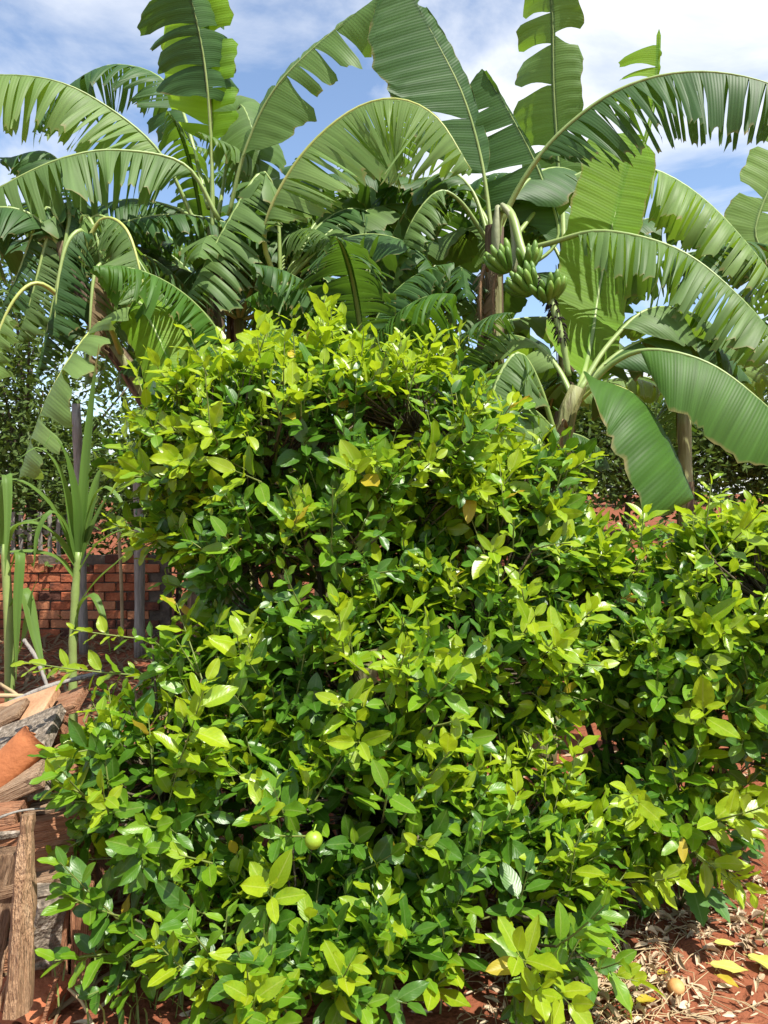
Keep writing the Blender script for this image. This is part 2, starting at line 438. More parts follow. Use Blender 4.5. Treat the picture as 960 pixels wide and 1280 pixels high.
# ------------------------------------------------------------------ banana plants
def banana_leaf(parent, pts, mat, w=0.32, U=(0, 0, 1), wl_=1.0, wr_=1.0, droop=(20, 50), shred=0.5, t0=0.2, seed=0,
                rib='rib', ribr=0.022, miss=0.0, sag=0.10, tip=0.75, n=56, label=None):
    rg = random.Random(seed * 7919 + 13)
    C, L = catmull(pts, n)
    U = Vector(U).normalized()
    T = [(C[min(i + 1, n - 1)] - C[max(i - 1, 0)]).normalized() for i in range(n)]
    S = []
    for t in T:
        s = t.cross(U)
        if s.length < 0.15 and S: s = S[-1]
        S.append(s.normalized())
    for _ in range(3):
        S = [(S[max(i - 1, 0)] + S[i] * 2 + S[min(i + 1, n - 1)]).normalized() for i in range(n)]
    N = [S[i].cross(T[i]).normalized() for i in range(n)]
    def at(t, A):
        f = max(0, min(n - 1.0001, t * (n - 1)))
        i = int(f); return A[i].lerp(A[i + 1], f - i)
    def prof(s):
        a = min(1.0, (s / 0.13)) ** 0.5
        b = 1 - 0.92 * max(0, (s - tip * 0.75) / (1 - tip * 0.75)) ** 2.0
        return a * max(0.04, b)
    mb = MB()
    nv = 7
    for side, ww in ((-1, wl_), (1, wr_)):
        hw = w * ww
        if hw < 0.02: continue
        # cut the half blade into strips
        cuts = [0.0]
        if shred <= 0.01:
            cuts = [0.0, 1.0]
        else:
            while cuts[-1] < 1:
                step = (0.026 + 0.5 * (1 - shred) ** 2) * min(3.0, rg.lognormvariate(-0.05, 0.5))
                if step * L < 0.03: step = 0.03 / L
                cuts.append(min(1.0, cuts[-1] + step))
        clump = 0.0
        for a, b in zip(cuts, cuts[1:]):
            if rg.random() < miss: continue
            clump = 0.55 * clump + rg.gauss(0, 1) * 17 * shred
            dd = clump
            tw = rg.gauss(0, 0.5) * shred
            depth_cut = rg.uniform(0.0, 0.30) * (1.25 - shred)      # tear reaches this close to the midrib
            ln = rg.uniform(0.90, 1.04) if shred > 0.01 else 1.0
            nu = max(2, int((b - a) * L / 0.05) + 1)
            vs, uvs = [], []
            for iu in range(nu + 1):
                q = iu / nu
                for iv in range(nv + 1):
                    v = iv / nv
                    shrink = 0.0 if shred <= 0.01 else (0.10 + 0.24 * shred) * min(1, max(0, v - depth_cut) * 2.2) ** 0.7 + (0.25 * max(0, v - 0.88) / 0.12 if v > 0.88 else 0)
                    qq = 0.5 + (q - 0.5) * (1 - shrink)
                    s = a + (b - a) * qq
                    t = t0 + (1 - t0) * s
                    wv = hw * prof(s) * ln * (1 + 0.03 * math.sin(37 * s + seed) + 0.02 * math.sin(91 * s + seed * 2))
                    c = at(t, C); Sv = at(t, S); Nv = at(t, N); Tv = at(t, T)
                    a0 = R(droop[0]); a1 = R(droop[1] + dd)
                    # integrate the bend from a0 to a1
                    k = a1 - a0
                    if abs(k) < 1e-3: k = 1e-3
                    lx = (math.sin(a0 + k * v) - math.sin(a0)) / k
                    lz = (math.cos(a0) - math.cos(a0 + k * v)) / k
                    p = c + Sv * side * lx * wv - Nv * lz * wv
                    p = p + Tv * (0.22 * v * wv + tw * v * (q - 0.5) * 0.05)
                    p = p - Vector((0, 0, 1)) * (sag * v * v * wv)
                    p = p + Nv * (0.005 * math.sin(s * L / 0.13 * 6.28 + side) * (0.3 + v)) + Nv * (min(0.03, 0.35 * (b - a) * L) * shred * v * (1 - (2 * q - 1) ** 2)) + Nv * (tw * (q - 0.5) * (b - a) * L * 0.9 * v)
                    vs.append(p)
                    uvs.append((s * L, v))
            fs = []
            for iu in range(nu):
                for iv in range(nv):
                    o = iu * (nv + 1) + iv
                    f = (o, o + 1, o + nv + 2, o + nv + 1)
                    fs.append(f if side > 0 else f[::-1])
            mb.add(vs, fs, uvs)
    # narrow blade along the midrib that the torn strips hang from
    vs, fs, uvs = [], [], []
    for i in range(29):
        t = t0 + (1 - t0) * i / 28
        c = at(t, C); Sv = at(t, S); Nv = at(t, N)
        for k in (-1, 0, 1):
            vs.append(c + Sv * k * 0.02 * prof(i / 28) * math.cos(R(droop[0])) - Nv * abs(k) * 0.02 * prof(i / 28) * math.sin(R(droop[0])) - Nv * 0.002); uvs.append((t * L, 0.01))
    for i in range(28):
        for k in range(2):
            o = i * 3 + k; fs.append((o, o + 1, o + 4, o + 3))
    mb.add(vs, fs, uvs)
    lf = mb.build('leaf', M[mat], parent)
    if label: lf['label'] = label
    rb = MB()
    m2 = 30
    P2 = [at(i / (m2 - 1), C) - at(i / (m2 - 1), N) * 0.006 for i in range(m2)]
    tube(rb, P2, [ribr * (1.0 - 0.86 * (i / (m2 - 1)) ** 0.8) for i in range(m2)], 7, flat=0.8)
    place('midrib', rb.mesh('midrib', M[rib]), lf)
    return lf

def px_path(lst):
    return [W(*p) for p in lst]

def arch(base, az, el0, L, curl, n=6):
    """points of an arching leaf: starts at elevation el0, bends down by curl degrees in all"""
    p = Vector(base); out = [p.copy()]
    for i in range(n):
        e = R(el0 - curl * ((i + 0.5) / n) ** 1.3)
        d = Vector((math.cos(az) * math.cos(e), math.sin(az) * math.cos(e), math.sin(e)))
        p = p + d * (L / n); out.append(p.copy())
    return out

def pseudostem(parent, pts, r0, r1, mat='pseudo', seed=0):
    mb = MB()
    C, L = catmull(pts, 16)
    tube(mb, C, [(r0 + (r1 - r0) * i / 15) * (1 + 0.05 * math.sin(i * 1.7 + seed)) for i in range(16)], 14)
    ps = mb.build('pseudostem', M[mat], parent)
    # old leaf sheaths wrapped round it
    rg = random.Random(seed)
    for k in range(7):
        i0 = rg.randint(3, 10); m = MB(); a0 = rg.uniform(0, 6.28); vs = []; fs = []; uv = []
        for i in range(6):
            ii = min(15, i0 + i); c = C[ii]; rr = (r0 + (r1 - r0) * ii / 15) * (1.07 + 0.012 * i * i)
            for j in range(5):
                an = a0 + (j - 2) * (0.42 - 0.05 * i)
                vs.append(c + Vector((math.cos(an) * rr, math.sin(an) * rr, 0))); uv.append((i, j))
        for i in range(5):
            for j in range(4):
                o = i * 5 + j; fs.append((o, o + 1, o + 6, o + 5))
        m.add(vs, fs, uv)
        place('sheath', m.mesh('sheath', M['pseudo_b' if k % 2 else 'pseudo']), ps)
    return ps

def banana_plant(label, throat, base_px_d, r0=0.11, r1=0.06, mat='pseudo', mid=None, seed=0):
    b = Vector((base_px_d[0], base_px_d[1], gz(base_px_d[0], base_px_d[1])))
    e = empty('banana_plant', b, label, 'banana plant', 'banana plants behind the citrus bushes')
    pts = [b - Vector((0, 0, 0.03))] + (mid or []) + [throat]
    if len(pts) == 2: pts.insert(1, (pts[0] + pts[1]) / 2 + Vector((0.03, 0, 0)))
    pseudostem(e, pts, r0, r1, mat, seed)
    return e

def auto_leaves(e, throat, n, L, mat_list, seed, el=(35, 80), az0=0.0, w=0.28, shred=(0.4, 0.95), azr=6.283):
    rg = random.Random(seed)
    for i in range(n):
        az = az0 + azr * (i + rg.uniform(-0.3, 0.3)) / n
        p = arch(throat, az, rg.uniform(*el), L * rg.uniform(0.8, 1.15), rg.uniform(60, 125))
        banana_leaf(e, p, rg.choice(mat_list), w * rg.uniform(0.85, 1.15), (0, 0, 1), 1, 1, (rg.uniform(10, 40), rg.uniform(45, 85)),
                    rg.uniform(*shred), 0.18, seed * 31 + i)

Z = (0, 0, 1)
# --- the fruiting plant
thA = W(618, 285, 5.2)
pA = banana_plant('tall fruiting banana plant carrying a bunch of green bananas', thA, (0.66, 5.2), 0.085, 0.06, 'pseudo_b', seed=1)
banana_leaf(pA, px_path([(616, 300, 5.2), (603, 205, 5.2), (580, 122, 5.15), (545, 50, 5.1), (495, -40, 5.0)]), 'ban_d', 0.45, (0.35, -0.9, 0), 1.0, 0.22, (4, 14), 0.06, 0.24, 11, sag=0)
banana_leaf(pA, px_path([(640, 345, 5.6), (697, 300, 5.65), (676, 220, 5.65), (642, 150, 5.6), (603, 86, 5.55)]), 'ban_d', 0.44, (0.1, -1, 0), 1.0, 0.06, (5, 20), 0.15, 0.2, 12, sag=0, tip=0.9)
banana_leaf(pA, px_path([(622, 285, 5.2), (655, 222, 5.1), (700, 165, 5.0), (770, 113, 4.9), (850, 90, 4.8), (940, 97, 4.7), (1050, 140, 4.6)]), 'ban_d', 0.40, Z, 1, 1, (62, 84), 0.86, 0.2, 13, ribr=0.026)
banana_leaf(pA, px_path([(635, 318, 5.15), (690, 302, 5.0), (755, 288, 4.8), (850, 312, 4.65), (930, 375, 4.5), (1000, 460, 4.4)]), 'ban_m', 0.36, Z, 1, 1, (40, 72), 0.92, 0.22, 14, ribr=0.026)
banana_leaf(pA, px_path([(640, 300, 5.5), (690, 240, 5.8), (745, 208, 5.85), (815, 210, 5.8), (885, 252, 5.7), (960, 335, 5.6), (1020, 420, 5.6)]), 'ban_l', 0.36, Z, 1, 1, (35, 70), 0.93, 0.2, 15)
banana_leaf(pA, px_path([(612, 300, 5.3), (592, 240, 5.4), (560, 215, 5.5), (520, 240, 5.6), (480, 320, 5.7), (465, 390, 5.7)]), 'ban_d', 0.33, Z, 1, 1, (25, 60), 0.7, 0.2, 16)
banana_leaf(pA, px_path([(610, 300, 5.3), (575, 250, 5.2), (545, 240, 5.15), (510, 285, 5.1), (490, 360, 5.1)]), 'ban_m', 0.22, Z, 1, 1, (25, 65), 0.7, 0.35, 17)
auto_leaves(pA, W(620, 300, 5.4), 3, 1.9, ['ban_d', 'ban_m'], 5, (40, 75), 0.7, 0.28, azr=2.2)

# fruit bunch with its stalk, hands of bananas and dry flowers
stalk = px_path([(620, 300, 5.15), (626, 262, 5.05), (640, 270, 4.9), (652, 310, 4.8), (668, 345, 4.72), (688, 376, 4.66), (702, 420, 4.62), (711, 470, 4.62)])
C, L = catmull(stalk, 40)
mb = MB()
tube(mb, C, [0.030 - 0.014 * (i / 39) + (0.004 if i > 26 and i % 2 else 0) for i in range(40)], 9)
bunch = mb.build('fruit_bunch', M['rib'], pA)
bunch['label'] = 'bunch of unripe green bananas on a bent stalk'
def banana_mesh():
    m = MB(); pts = []; rad = []
    for i in range(11):
        t = i / 10; a = R(-8 + 62 * t)
        pts.append(Vector((0.135 * math.sin(a) * 1.1, 0, 0.135 * (1 - math.cos(a)) * 1.1)))
        rad.append(0.0185 * (0.40 + 0.6 * min(1, t / 0.22)) * (1 - 0.72 * max(0, (t - 0.78) / 0.22) ** 1.5))
    tube(m, pts, rad, 6)
    return m.mesh('banana', M['fruit_g'])
bm_ = banana_mesh()
rg = random.Random(3)
def hand(center, axis, out, count, spread, sc=1.0):
    axis = Vector(axis).normalized(); out = Vector(out).normalized()
    for i in range(count):
        row = i % 2
        an = spread * ((i / (count - 1)) - 0.5)
        d = Matrix.Rotation(an, 3, axis) @ out
        d = (d + axis * (0.15 * row - 0.05)).normalized()
        up = (-axis * 0.8 + Vector((0, 0, 0.9)))
        up = (up - d * up.dot(d)).normalized()
        yv = up.cross(d)
        o = bpy.data.objects.new('banana', bm_); COL.objects.link(o)
        o.parent = bunch
        s = sc * rg.uniform(0.9, 1.1)
        p = Vector(center) + d * 0.025 + axis * (0.022 * (row - 0.5))
        mt = Matrix((d, yv, up)).transposed().to_4x4()
        o.matrix_basis = Matrix.Translation(p - (bunch.location + pA.location)) @ mt @ Matrix.Diagonal((s, s, s, 1))
ax = (0.5, -0.1, -0.85)
hand(W(654, 336, 4.77), ax, (0.75, -0.45, 0.6), 9, 2.6, 1.08)
hand(W(680, 374, 4.69), ax, (0.7, -0.6, 0.45), 15, 3.0, 1.15)
hand(W(666, 364, 4.71), ax, (-0.85, -0.6, 0.15), 12, 2.5, 1.12)
hand(W(636, 338, 4.84), ax, (-0.7, -0.6, 0.3), 9, 2.2, 1.1)
# dry flower remains along the lower stalk
m = MB(); rg = random.Random(8)
for i in range(150):
    k = rg.randint(22, 33); c = C[k]
    d = Vector((rg.gauss(0, 1), rg.gauss(0, 1), rg.gauss(-0.4, 0.6))).normalized()
    tube(m, [c + d * 0.012, c + d * 0.035, c + d * 0.05 + Vector((0, 0, -0.02))], [0.007, 0.005, 0.002], 4)
place('dry_flowers', m.mesh('dry_flowers', M['black']), bunch)
m = MB()
for i in range(24, 39):
    c = C[i]; t = (C[i] - C[i - 1]).normalized(); rr = 0.026 - 0.0004 * i
    tube(m, [c, c + t * 0.012, c + t * 0.016], [rr, rr * 1.12, rr * 0.8], 8)
place('bract_scars', m.mesh('bract_scars', M['pseudo_b']), bunch)
for pth in ([(626, 345, 5.0), (620, 300, 4.98), (622, 258, 4.98)], [(628, 256, 4.96), (642, 275, 4.92), (646, 310, 4.9), (640, 345, 4.9)]):
    m = MB(); Q, _ = catmull(px_path(pth), 12)
    tube(m, Q, [0.018 + 0.042 * math.sin(math.pi * (i + 1.2) / 13.5) for i in range(12)], 8, flat=0.5)
    m.build('bract', M['bract'], pA)

# --- the tall plant with an upright leaf, left
thB = W(268, 285, 5.6)
pB = banana_plant('tall banana plant with one leaf standing straight up', thB, (-1.20, 5.6), 0.08, 0.05, seed=2)
banana_leaf(pB, px_path([(267, 300, 5.6), (265, 215, 5.6), (263, 120, 5.5), (257, 20, 5.4), (250, -60, 5.3)]), 'ban_y', 0.46, (-0.25, -1, 0), 1.0, 0.42, (2, 40), 0.3, 0.36, 21, rib='rib', sag=0)
banana_leaf(pB, px_path([(285, 270, 5.6), (305, 190, 5.5), (342, 112, 5.4), (408, 45, 5.3), (500, -25, 5.2)]), 'ban_m', 0.30, (-0.35, -0.75, 0.5), 1, 1, (15, 45), 0.45, 0.2, 22)
banana_leaf(pB, px_path([(248, 285, 5.6), (200, 190, 5.5), (130, 130, 5.4), (60, 98, 5.3), (-30, 94, 5.2), (-100, 110, 5.2)]), 'ban_l', 0.38, Z, 1, 1, (58, 84), 0.9, 0.2, 23)
banana_leaf(pB, px_path([(275, 275, 5.5), (232, 206, 5.4), (150, 187, 5.25), (80, 196, 5.1), (5, 230, 5.0), (-70, 280, 5.0)]), 'ban_m', 0.36, Z, 1, 1, (58, 82), 0.82, 0.16, 24)
banana_leaf(pB, px_path([(262, 260, 5.8), (218, 115, 6.2), (150, 80, 6.3), (88, 105, 6.3), (40, 165, 6.3)]), 'ban_d', 0.34, Z, 1, 1, (35, 75), 0.85, 0.25, 25)
banana_leaf(pB, px_path([(262, 280, 5.7), (205, 255, 5.7), (150, 250, 5.6), (95, 275, 5.5), (50, 330, 5.5)]), 'ban_d', 0.30, Z, 1, 1, (30, 78), 0.9, 0.15, 26)
banana_leaf(pB, px_path([(272, 275, 5.8), (288, 180, 5.9), (300, 130, 5.9), (318, 170, 5.75), (328, 235, 5.7)]), 'ban_m', 0.26, (0.2, -0.8, 0.5), 1, 1, (10, 40), 0.1, 0.4, 27)
auto_leaves(pB, W(265, 290, 5.7), 4, 1.8, ['ban_d', 'ban_m'], 7, (35, 70), 0.2, 0.28, azr=2.8)

banana_leaf(pB, px_path([(266, 290, 5.5), (264, 180, 5.45), (256, 80, 5.35), (240, 0, 5.25), (222, -60, 5.15)]), 'ban_d', 0.40, (0.3, -1, 0.1), 1.0, 0.8, (25, 60), 0.45, 0.50, 28, sag=0.3)  # added dark leaf, stands in for the shaded upper fold of the upright leaf

# --- plant whose big arched leaf hangs in the middle
thH = W(352, 350, 5.4)
pH = banana_plant('banana plant whose huge torn leaf arches over the citrus bush', thH, (-0.72, 5.4), 0.075, 0.05, seed=3)
banana_leaf(pH, px_path([(350, 360, 5.35), (330, 290, 5.2), (368, 205, 5.05), (430, 143, 4.95), (490, 122, 4.85), (545, 144, 4.75), (590, 212, 4.65)]), 'ban_l', 0.54, Z, 0.75, 1, (66, 88), 0.94, 0.16, 31, rib='rib_y', tip=0.9, sag=0.05)
banana_leaf(pH, px_path([(350, 350, 5.5), (345, 250, 5.5), (325, 215, 5.4), (280, 285, 5.25), (240, 360, 5.15), (205, 430, 5.1)]), 'ban_m', 0.36, (-0.2, -0.35, 0.9), 1, 1, (20, 55), 0.93, 0.25, 32)
banana_leaf(pH, px_path([(355, 360, 5.5), (390, 290, 5.7), (440, 260, 5.8), (490, 285, 5.8), (530, 350, 5.8)]), 'ban_d', 0.30, Z, 1, 1, (30, 70), 0.85, 0.2, 33)
auto_leaves(pH, W(352, 360, 5.5), 5, 1.7, ['ban_d', 'ban_m'], 9, (30, 70), -0.4, 0.27, azr=3.6)

# --- leaning plant far left
thC = W(78, 305, 5.1)
pC = banana_plant('leaning banana plant with drooping shredded leaves near the brick wall', thC, (-1.22, 5.1), 0.085, 0.055,
                  mid=px_path([(240, 620, 5.1), (172, 480, 5.1), (115, 395, 5.1)]), mat='pseudo_b', seed=4)
banana_leaf(pC, px_path([(92, 385, 5.0), (50, 353, 4.85), (18, 372, 4.75), (-8, 430, 4.7), (-20, 500, 4.65)]), 'ban_l', 0.12, Z, 1, 1, (60, 85), 0.7, 0.5, 41, rib='rib_y')
banana_leaf(pC, px_path([(150, 440, 5.0), (130, 402, 4.6), (98, 432, 4.4), (62, 490, 4.3), (38, 550, 4.25), (22, 602, 4.2)]), 'ban_l', 0.30, (-0.75, -0.25, 0.6), 1, 0.25, (15, 35), 0.6, 0.2, 42, rib='rib_y', tip=1.1)
banana_leaf(pC, px_path([(95, 335, 5.0), (125, 275, 4.95), (158, 285, 4.85), (178, 345, 4.8), (190, 410, 4.8)]), 'ban_m', 0.24, Z, 1, 1, (50, 85), 1.0, 0.25, 43, rib='rib_y')
banana_leaf(pC, px_path([(85, 320, 5.1), (40, 268, 5.0), (-20, 262, 4.9), (-80, 310, 4.9)]), 'ban_d', 0.30, Z, 1, 1, (40, 80), 0.7, 0.15, 44)
banana_leaf(pC, px_path([(150, 400, 4.9), (170, 375, 4.7), (190, 405, 4.6), (208, 445, 4.55), (222, 490, 4.5)]), 'ban_y', 0.16, (0.1, -0.8, 0.5), 1, 1, (5, 20), 0.0, 0.25, 45, tip=1.2)
banana_leaf(pC, px_path([(88, 310, 5.2), (95, 240, 5.3), (60, 190, 5.4), (0, 200, 5.4)]), 'ban_d', 0.3, Z, 1, 1, (30, 70), 0.7, 0.2, 46)
banana_leaf(pC, px_path([(100, 350, 5.0), (105, 290, 4.9), (85, 300, 4.8), (72, 350, 4.75), (66, 420, 4.75)]), 'ban_d', 0.26, (0, -0.3, 0.9), 1, 1, (50, 85), 0.9, 0.25, 47)
banana_leaf(pC, px_path([(110, 380, 5.0), (130, 330, 4.9), (118, 340, 4.8), (112, 400, 4.75), (112, 470, 4.75)]), 'ban_dry', 0.2, (0, -0.5, 0.8), 1, 1, (60, 85), 0.95, 0.2, 48)
for k, (x0, y0, x1, y1) in enumerate(((60, 300, 20, 430), (45, 290, -5, 400), (120, 300, 140, 430), (85, 290, 45, 470), (150, 300, 230, 400))):
    banana_leaf(pC, px_path([(85, 335, 5.15), ((85 + x0) / 2, y0 - 30, 5.1), (x0, y0 - 10, 5.05), ((x0 + x1) / 2, (y0 + y1) / 2, 5.0), (x1, y1, 5.0)]), ('ban_m', 'ban_d', 'ban_l', 'ban_d', 'ban_m')[k], 0.24, (0, -0.3, 0.9), 1, 1, (35, 80), 0.93, 0.2, 130 + k)
auto_leaves(pC, W(80, 315, 5.3), 6, 1.6, ['ban_d', 'ban_m'], 11, (10, 60), 0.3, 0.25, azr=3.0)

# --- young plant in front on the right
thD = W(722, 485, 4.3)
pD = banana_plant('young banana plant with smooth broad leaves beside the right citrus bush', thD, (0.90, 4.3), 0.065, 0.045, mid=px_path([(700, 570, 4.3)]), seed=5)
banana_leaf(pD, px_path([(722, 495, 4.35), (733, 455, 4.70), (741, 415, 4.95), (750, 355, 5.1), (767, 275, 5.2), (792, 172, 5.3)]), 'ban_y', 0.27, (0.15, -1, 0.2), 1.1, 0.75, (2, 10), 0.0, 0.12, 51, sag=0, tip=1.25)
banana_leaf(pD, px_path([(722, 498, 4.3), (765, 453, 4.2), (815, 436, 4.1), (890, 455, 4.0), (965, 512, 3.9), (1020, 570, 3.9)]), 'ban_w', 0.33, (0.1, -0.45, 0.9), 0.8, 1, (20, 55), 0.0, 0.28, 52, ribr=0.024)
banana_leaf(pD, px_path([(722, 505, 4.3), (755, 480, 4.2), (798, 496, 4.1), (836, 548, 4.0), (868, 622, 3.95)]), 'ban_w', 0.40, (0.75, -0.35, 0.6), 0.25, 1.0, (5, 60), 0.0, 0.1, 53, rib='rib_y', ribr=0.014, tip=1.15)
banana_leaf(pD, px_path([(722, 490, 4.4), (760, 430, 4.5), (812, 385, 4.6), (875, 395, 4.8), (940, 450, 4.9)]), 'ban_m', 0.32, (0, -0.3, 0.9), 1, 1, (20, 55), 0.1, 0.3, 54)
banana_leaf(pD, px_path([(700, 560, 4.3), (675, 480, 4.2), (650, 440, 4.1), (625, 465, 4.05), (608, 520, 4.0), (600, 580, 4.0)]), 'ban_m', 0.28, (-0.2, -0.3, 0.9), 1, 1, (30, 75), 0.7, 0.25, 55)
banana_leaf(pD, px_path([(708, 560, 4.3), (684, 528, 4.2), (662, 512, 4.1), (645, 545, 4.0), (640, 600, 4.0)]), 'ban_l', 0.17, (0, -0.3, 0.9), 1, 1, (30, 70), 0.3, 0.2, 56)
banana_leaf(pD, px_path([(705, 560, 4.25), (690, 555, 4.1), (686, 610, 4.0), (690, 680, 3.95), (700, 740, 3.95)]), 'ban_d', 0.22, (-0.4, -0.8, 0.3), 1, 1, (30, 70), 0.5, 0.2, 57)
auto_leaves(pD, W(718, 500, 4.5), 4, 1.35, ['ban_d', 'ban_m', 'ban_l'], 13, (25, 70), 0.3, 0.24, (0.1, 0.6), 2.6)

# dead leaves hanging along the stems
for pl, k, px, py, d in ((pA, 81, 606, 345, 5.05), (pA, 82, 622, 350, 5.05), (pH, 83, 340, 400, 5.25), (pH, 84, 366, 395, 5.3), (pB, 85, 262, 400, 5.45), (pD, 86, 705, 540, 4.2)):
    banana_leaf(pl, px_path([(px + 4, py - 5, d + 0.05), (px, py - 15, d), (px - 6, py + 20, d - 0.04), (px - 4, py + 70, d - 0.03), (px, py + 120, d)]), 'ban_dry', 0.11, (0, -0.9, 0.3), 1, 1, (50, 95), 0.9, 0.12, k, rib='wood_v', ribr=0.012)
# --- plants behind
def back_plant(label, px, py, d, n, L, seed, mats=('ban_d', 'ban_m'), **k):
    th = W(px, py, d)
    e = banana_plant(label, th, (th.x, d), 0.075, 0.05, seed=seed)
    auto_leaves(e, th, n, L, list(mats), seed, w=0.28, **k)
    return e, th
pF, thF = back_plant('shaded banana plant in the middle of the grove behind the arched leaf', 450, 390, 6.9, 9, 1.9, 61, el=(25, 80))
pF2, _ = back_plant('shaded banana plant standing behind the fruiting one', 560, 430, 6.6, 8, 1.7, 62, el=(20, 75))
back_plant('shaded banana plant filling the gap left of the huge arched leaf', 300, 400, 6.6, 11, 1.7, 71, el=(10, 75))
back_plant('shaded banana plant filling the gap right of the huge arched leaf', 520, 370, 7.4, 11, 1.8, 72, el=(10, 80))
back_plant('shaded banana plant farthest back in the grove', 400, 350, 7.9, 11, 2.0, 73, el=(5, 75))
back_plant('shaded banana plant behind the leaning one', 290, 390, 6.9, 9, 1.6, 74, el=(5, 70))
for (lab, px, py, d, n, L, sd) in (('banana sucker with short leaves under the huge arched leaf', 300, 470, 4.9, 8, 1.05, 75), ('banana sucker with short leaves behind the top of the citrus bush', 455, 455, 4.9, 8, 1.05, 76),
                                ('banana sucker beside the foot of the fruiting banana', 545, 500, 4.9, 7, 0.8, 77), ('banana sucker between the fruiting and the young banana', 650, 560, 5.6, 6, 0.75, 78)):
    back_plant(lab, px, py, d, n, L, sd, mats=('ban_d', 'ban_d', 'ban_w'), el=(30, 85), shred=(0.82, 0.95))
pG, thG = back_plant('banana plant with ragged upright leaves rising against the clouds', 705, 330, 6.5, 5, 1.9, 63, el=(30, 70), az0=0.2, azr=2.6)
banana_leaf(pG, px_path([(704, 340, 6.45), (698, 210, 6.4), (692, 110, 6.3), (690, 10, 6.2), (680, -90, 6.1)]), 'ban_m', 0.36, (-0.45, -1, 0), 1.0, 0.7, (12, 38), 0.5, 0.24, 64, sag=0.25, miss=0.06)
banana_leaf(pG, px_path([(760, 300, 6.8), (808, 170, 6.8), (821, 95, 6.8), (824, 36, 6.8)]), 'ban_y', 0.36, (0, -1, 0), 1.0, 0.06, (8, 30), 0.6, 0.2, 65, miss=0.3, sag=0.3, tip=1.3)
pE, thE = back_plant('small banana plant by the dark shrubs on the right', 855, 510, 6.3, 6, 1.25, 66, mats=('ban_m', 'ban_l', 'ban_d'), el=(30, 75))
pI, thI = back_plant('banana plant at the right edge with a tall outer leaf', 1010, 360, 6.4, 6, 1.9, 67, el=(20, 70), az0=0.4)
banana_leaf(pI, px_path([(1000, 400, 6.4), (950, 310, 6.4), (948, 270, 6.4), (985, 190, 6.4), (1030, 120, 6.4)]), 'ban_l', 0.28, (0, -1, 0.1), 1, 1, (5, 20), 0.2, 0.25, 68, sag=0)
pJ, _ = back_plant('shaded banana plant behind the upright leafed one', 262, 370, 6.8, 8, 1.8, 69, el=(20, 75))

# ------------------------------------------------------------------ citrus bushes
def citrus_leaf_geo(seed):
    """unit leaf along +X, normal +Z; u 0..1, v -1..1"""
    rg = random.Random(seed)
    fold = rg.uniform(0.10, 0.42); curl = rg.uniform(-0.15, 0.45); wav = rg.uniform(0.0, 0.05); wd = rg.uniform(0.21, 0.275); bend = rg.uniform(-0.12, 0.12)
    st = [0.0, 0.10, 0.24, 0.42, 0.60, 0.77, 0.90, 1.0]
    vs, uv, fs = [], [], []
    for i, s in enumerate(st):
        h = wd * (math.sin(math.pi * s ** 0.90) ** 0.66) * (1 - 0.10 * s) if 0 < s < 1 else 0.006
        for v in (-1, -0.5, 0, 0.5, 1):
            y = v * h
            z = abs(y) * fold - curl * s * s * 0.35 + wav * math.sin(s * 11 + v * 2) * abs(v)
            vs.append((s - 0.06 * abs(v) * h + 0, y + bend * s * s, z)); uv.append((s, v))
    for i in range(len(st) - 1):
        for j in range(4):
            o = i * 5 + j
            fs.append((o, o + 5, o + 6, o + 1))
    # short stalk
    b = len(vs)
    vs += [(-0.13, -0.012, 0.0), (-0.13, 0.012, 0.0), (0.02, 0.012, 0.0), (0.02, -0.012, 0.0)]
    uv += [(0, 0)] * 4
    fs.append((b, b + 3, b + 2, b + 1))
    return np.array(vs), uv, fs
NVAR = 14
LEAFGEO = [citrus_leaf_geo(100 + i) for i in range(NVAR)]
LMATS = ['cit_y', 'cit_m', 'cit_o', 'cit_s']
LEAFMESH = {}
def leaf_mesh(var, mi):
    if (var, mi) not in LEAFMESH:
        v, uv, fs = LEAFGEO[var]
        m = MB(); m.add(v.tolist(), fs, uv)
        LEAFMESH[(var, mi)] = m.mesh('citrus_leaf', M[LMATS[mi]])
    return LEAFMESH[(var, mi)]

def merge_leaves(name, leaves, parent, mats):
    """leaves: list of (4x4 np matrix, variant, material index) -> one mesh"""
    V, F, MI, UV = [], [], [], []
    b = 0
    for mt, var, mi in leaves:
        v, uv, fs = LEAFGEO[var]
        V.append(v @ mt[:3, :3].T + mt[:3, 3])
        F += [tuple(b + i for i in f) for f in fs]
        MI += [mi] * len(fs); UV += uv
        b += len(v)
    m = MB(); m.v = np.concatenate(V).tolist(); m.f = F; m.m = MI; m.uv = UV
    return m.build(name, mats, parent)

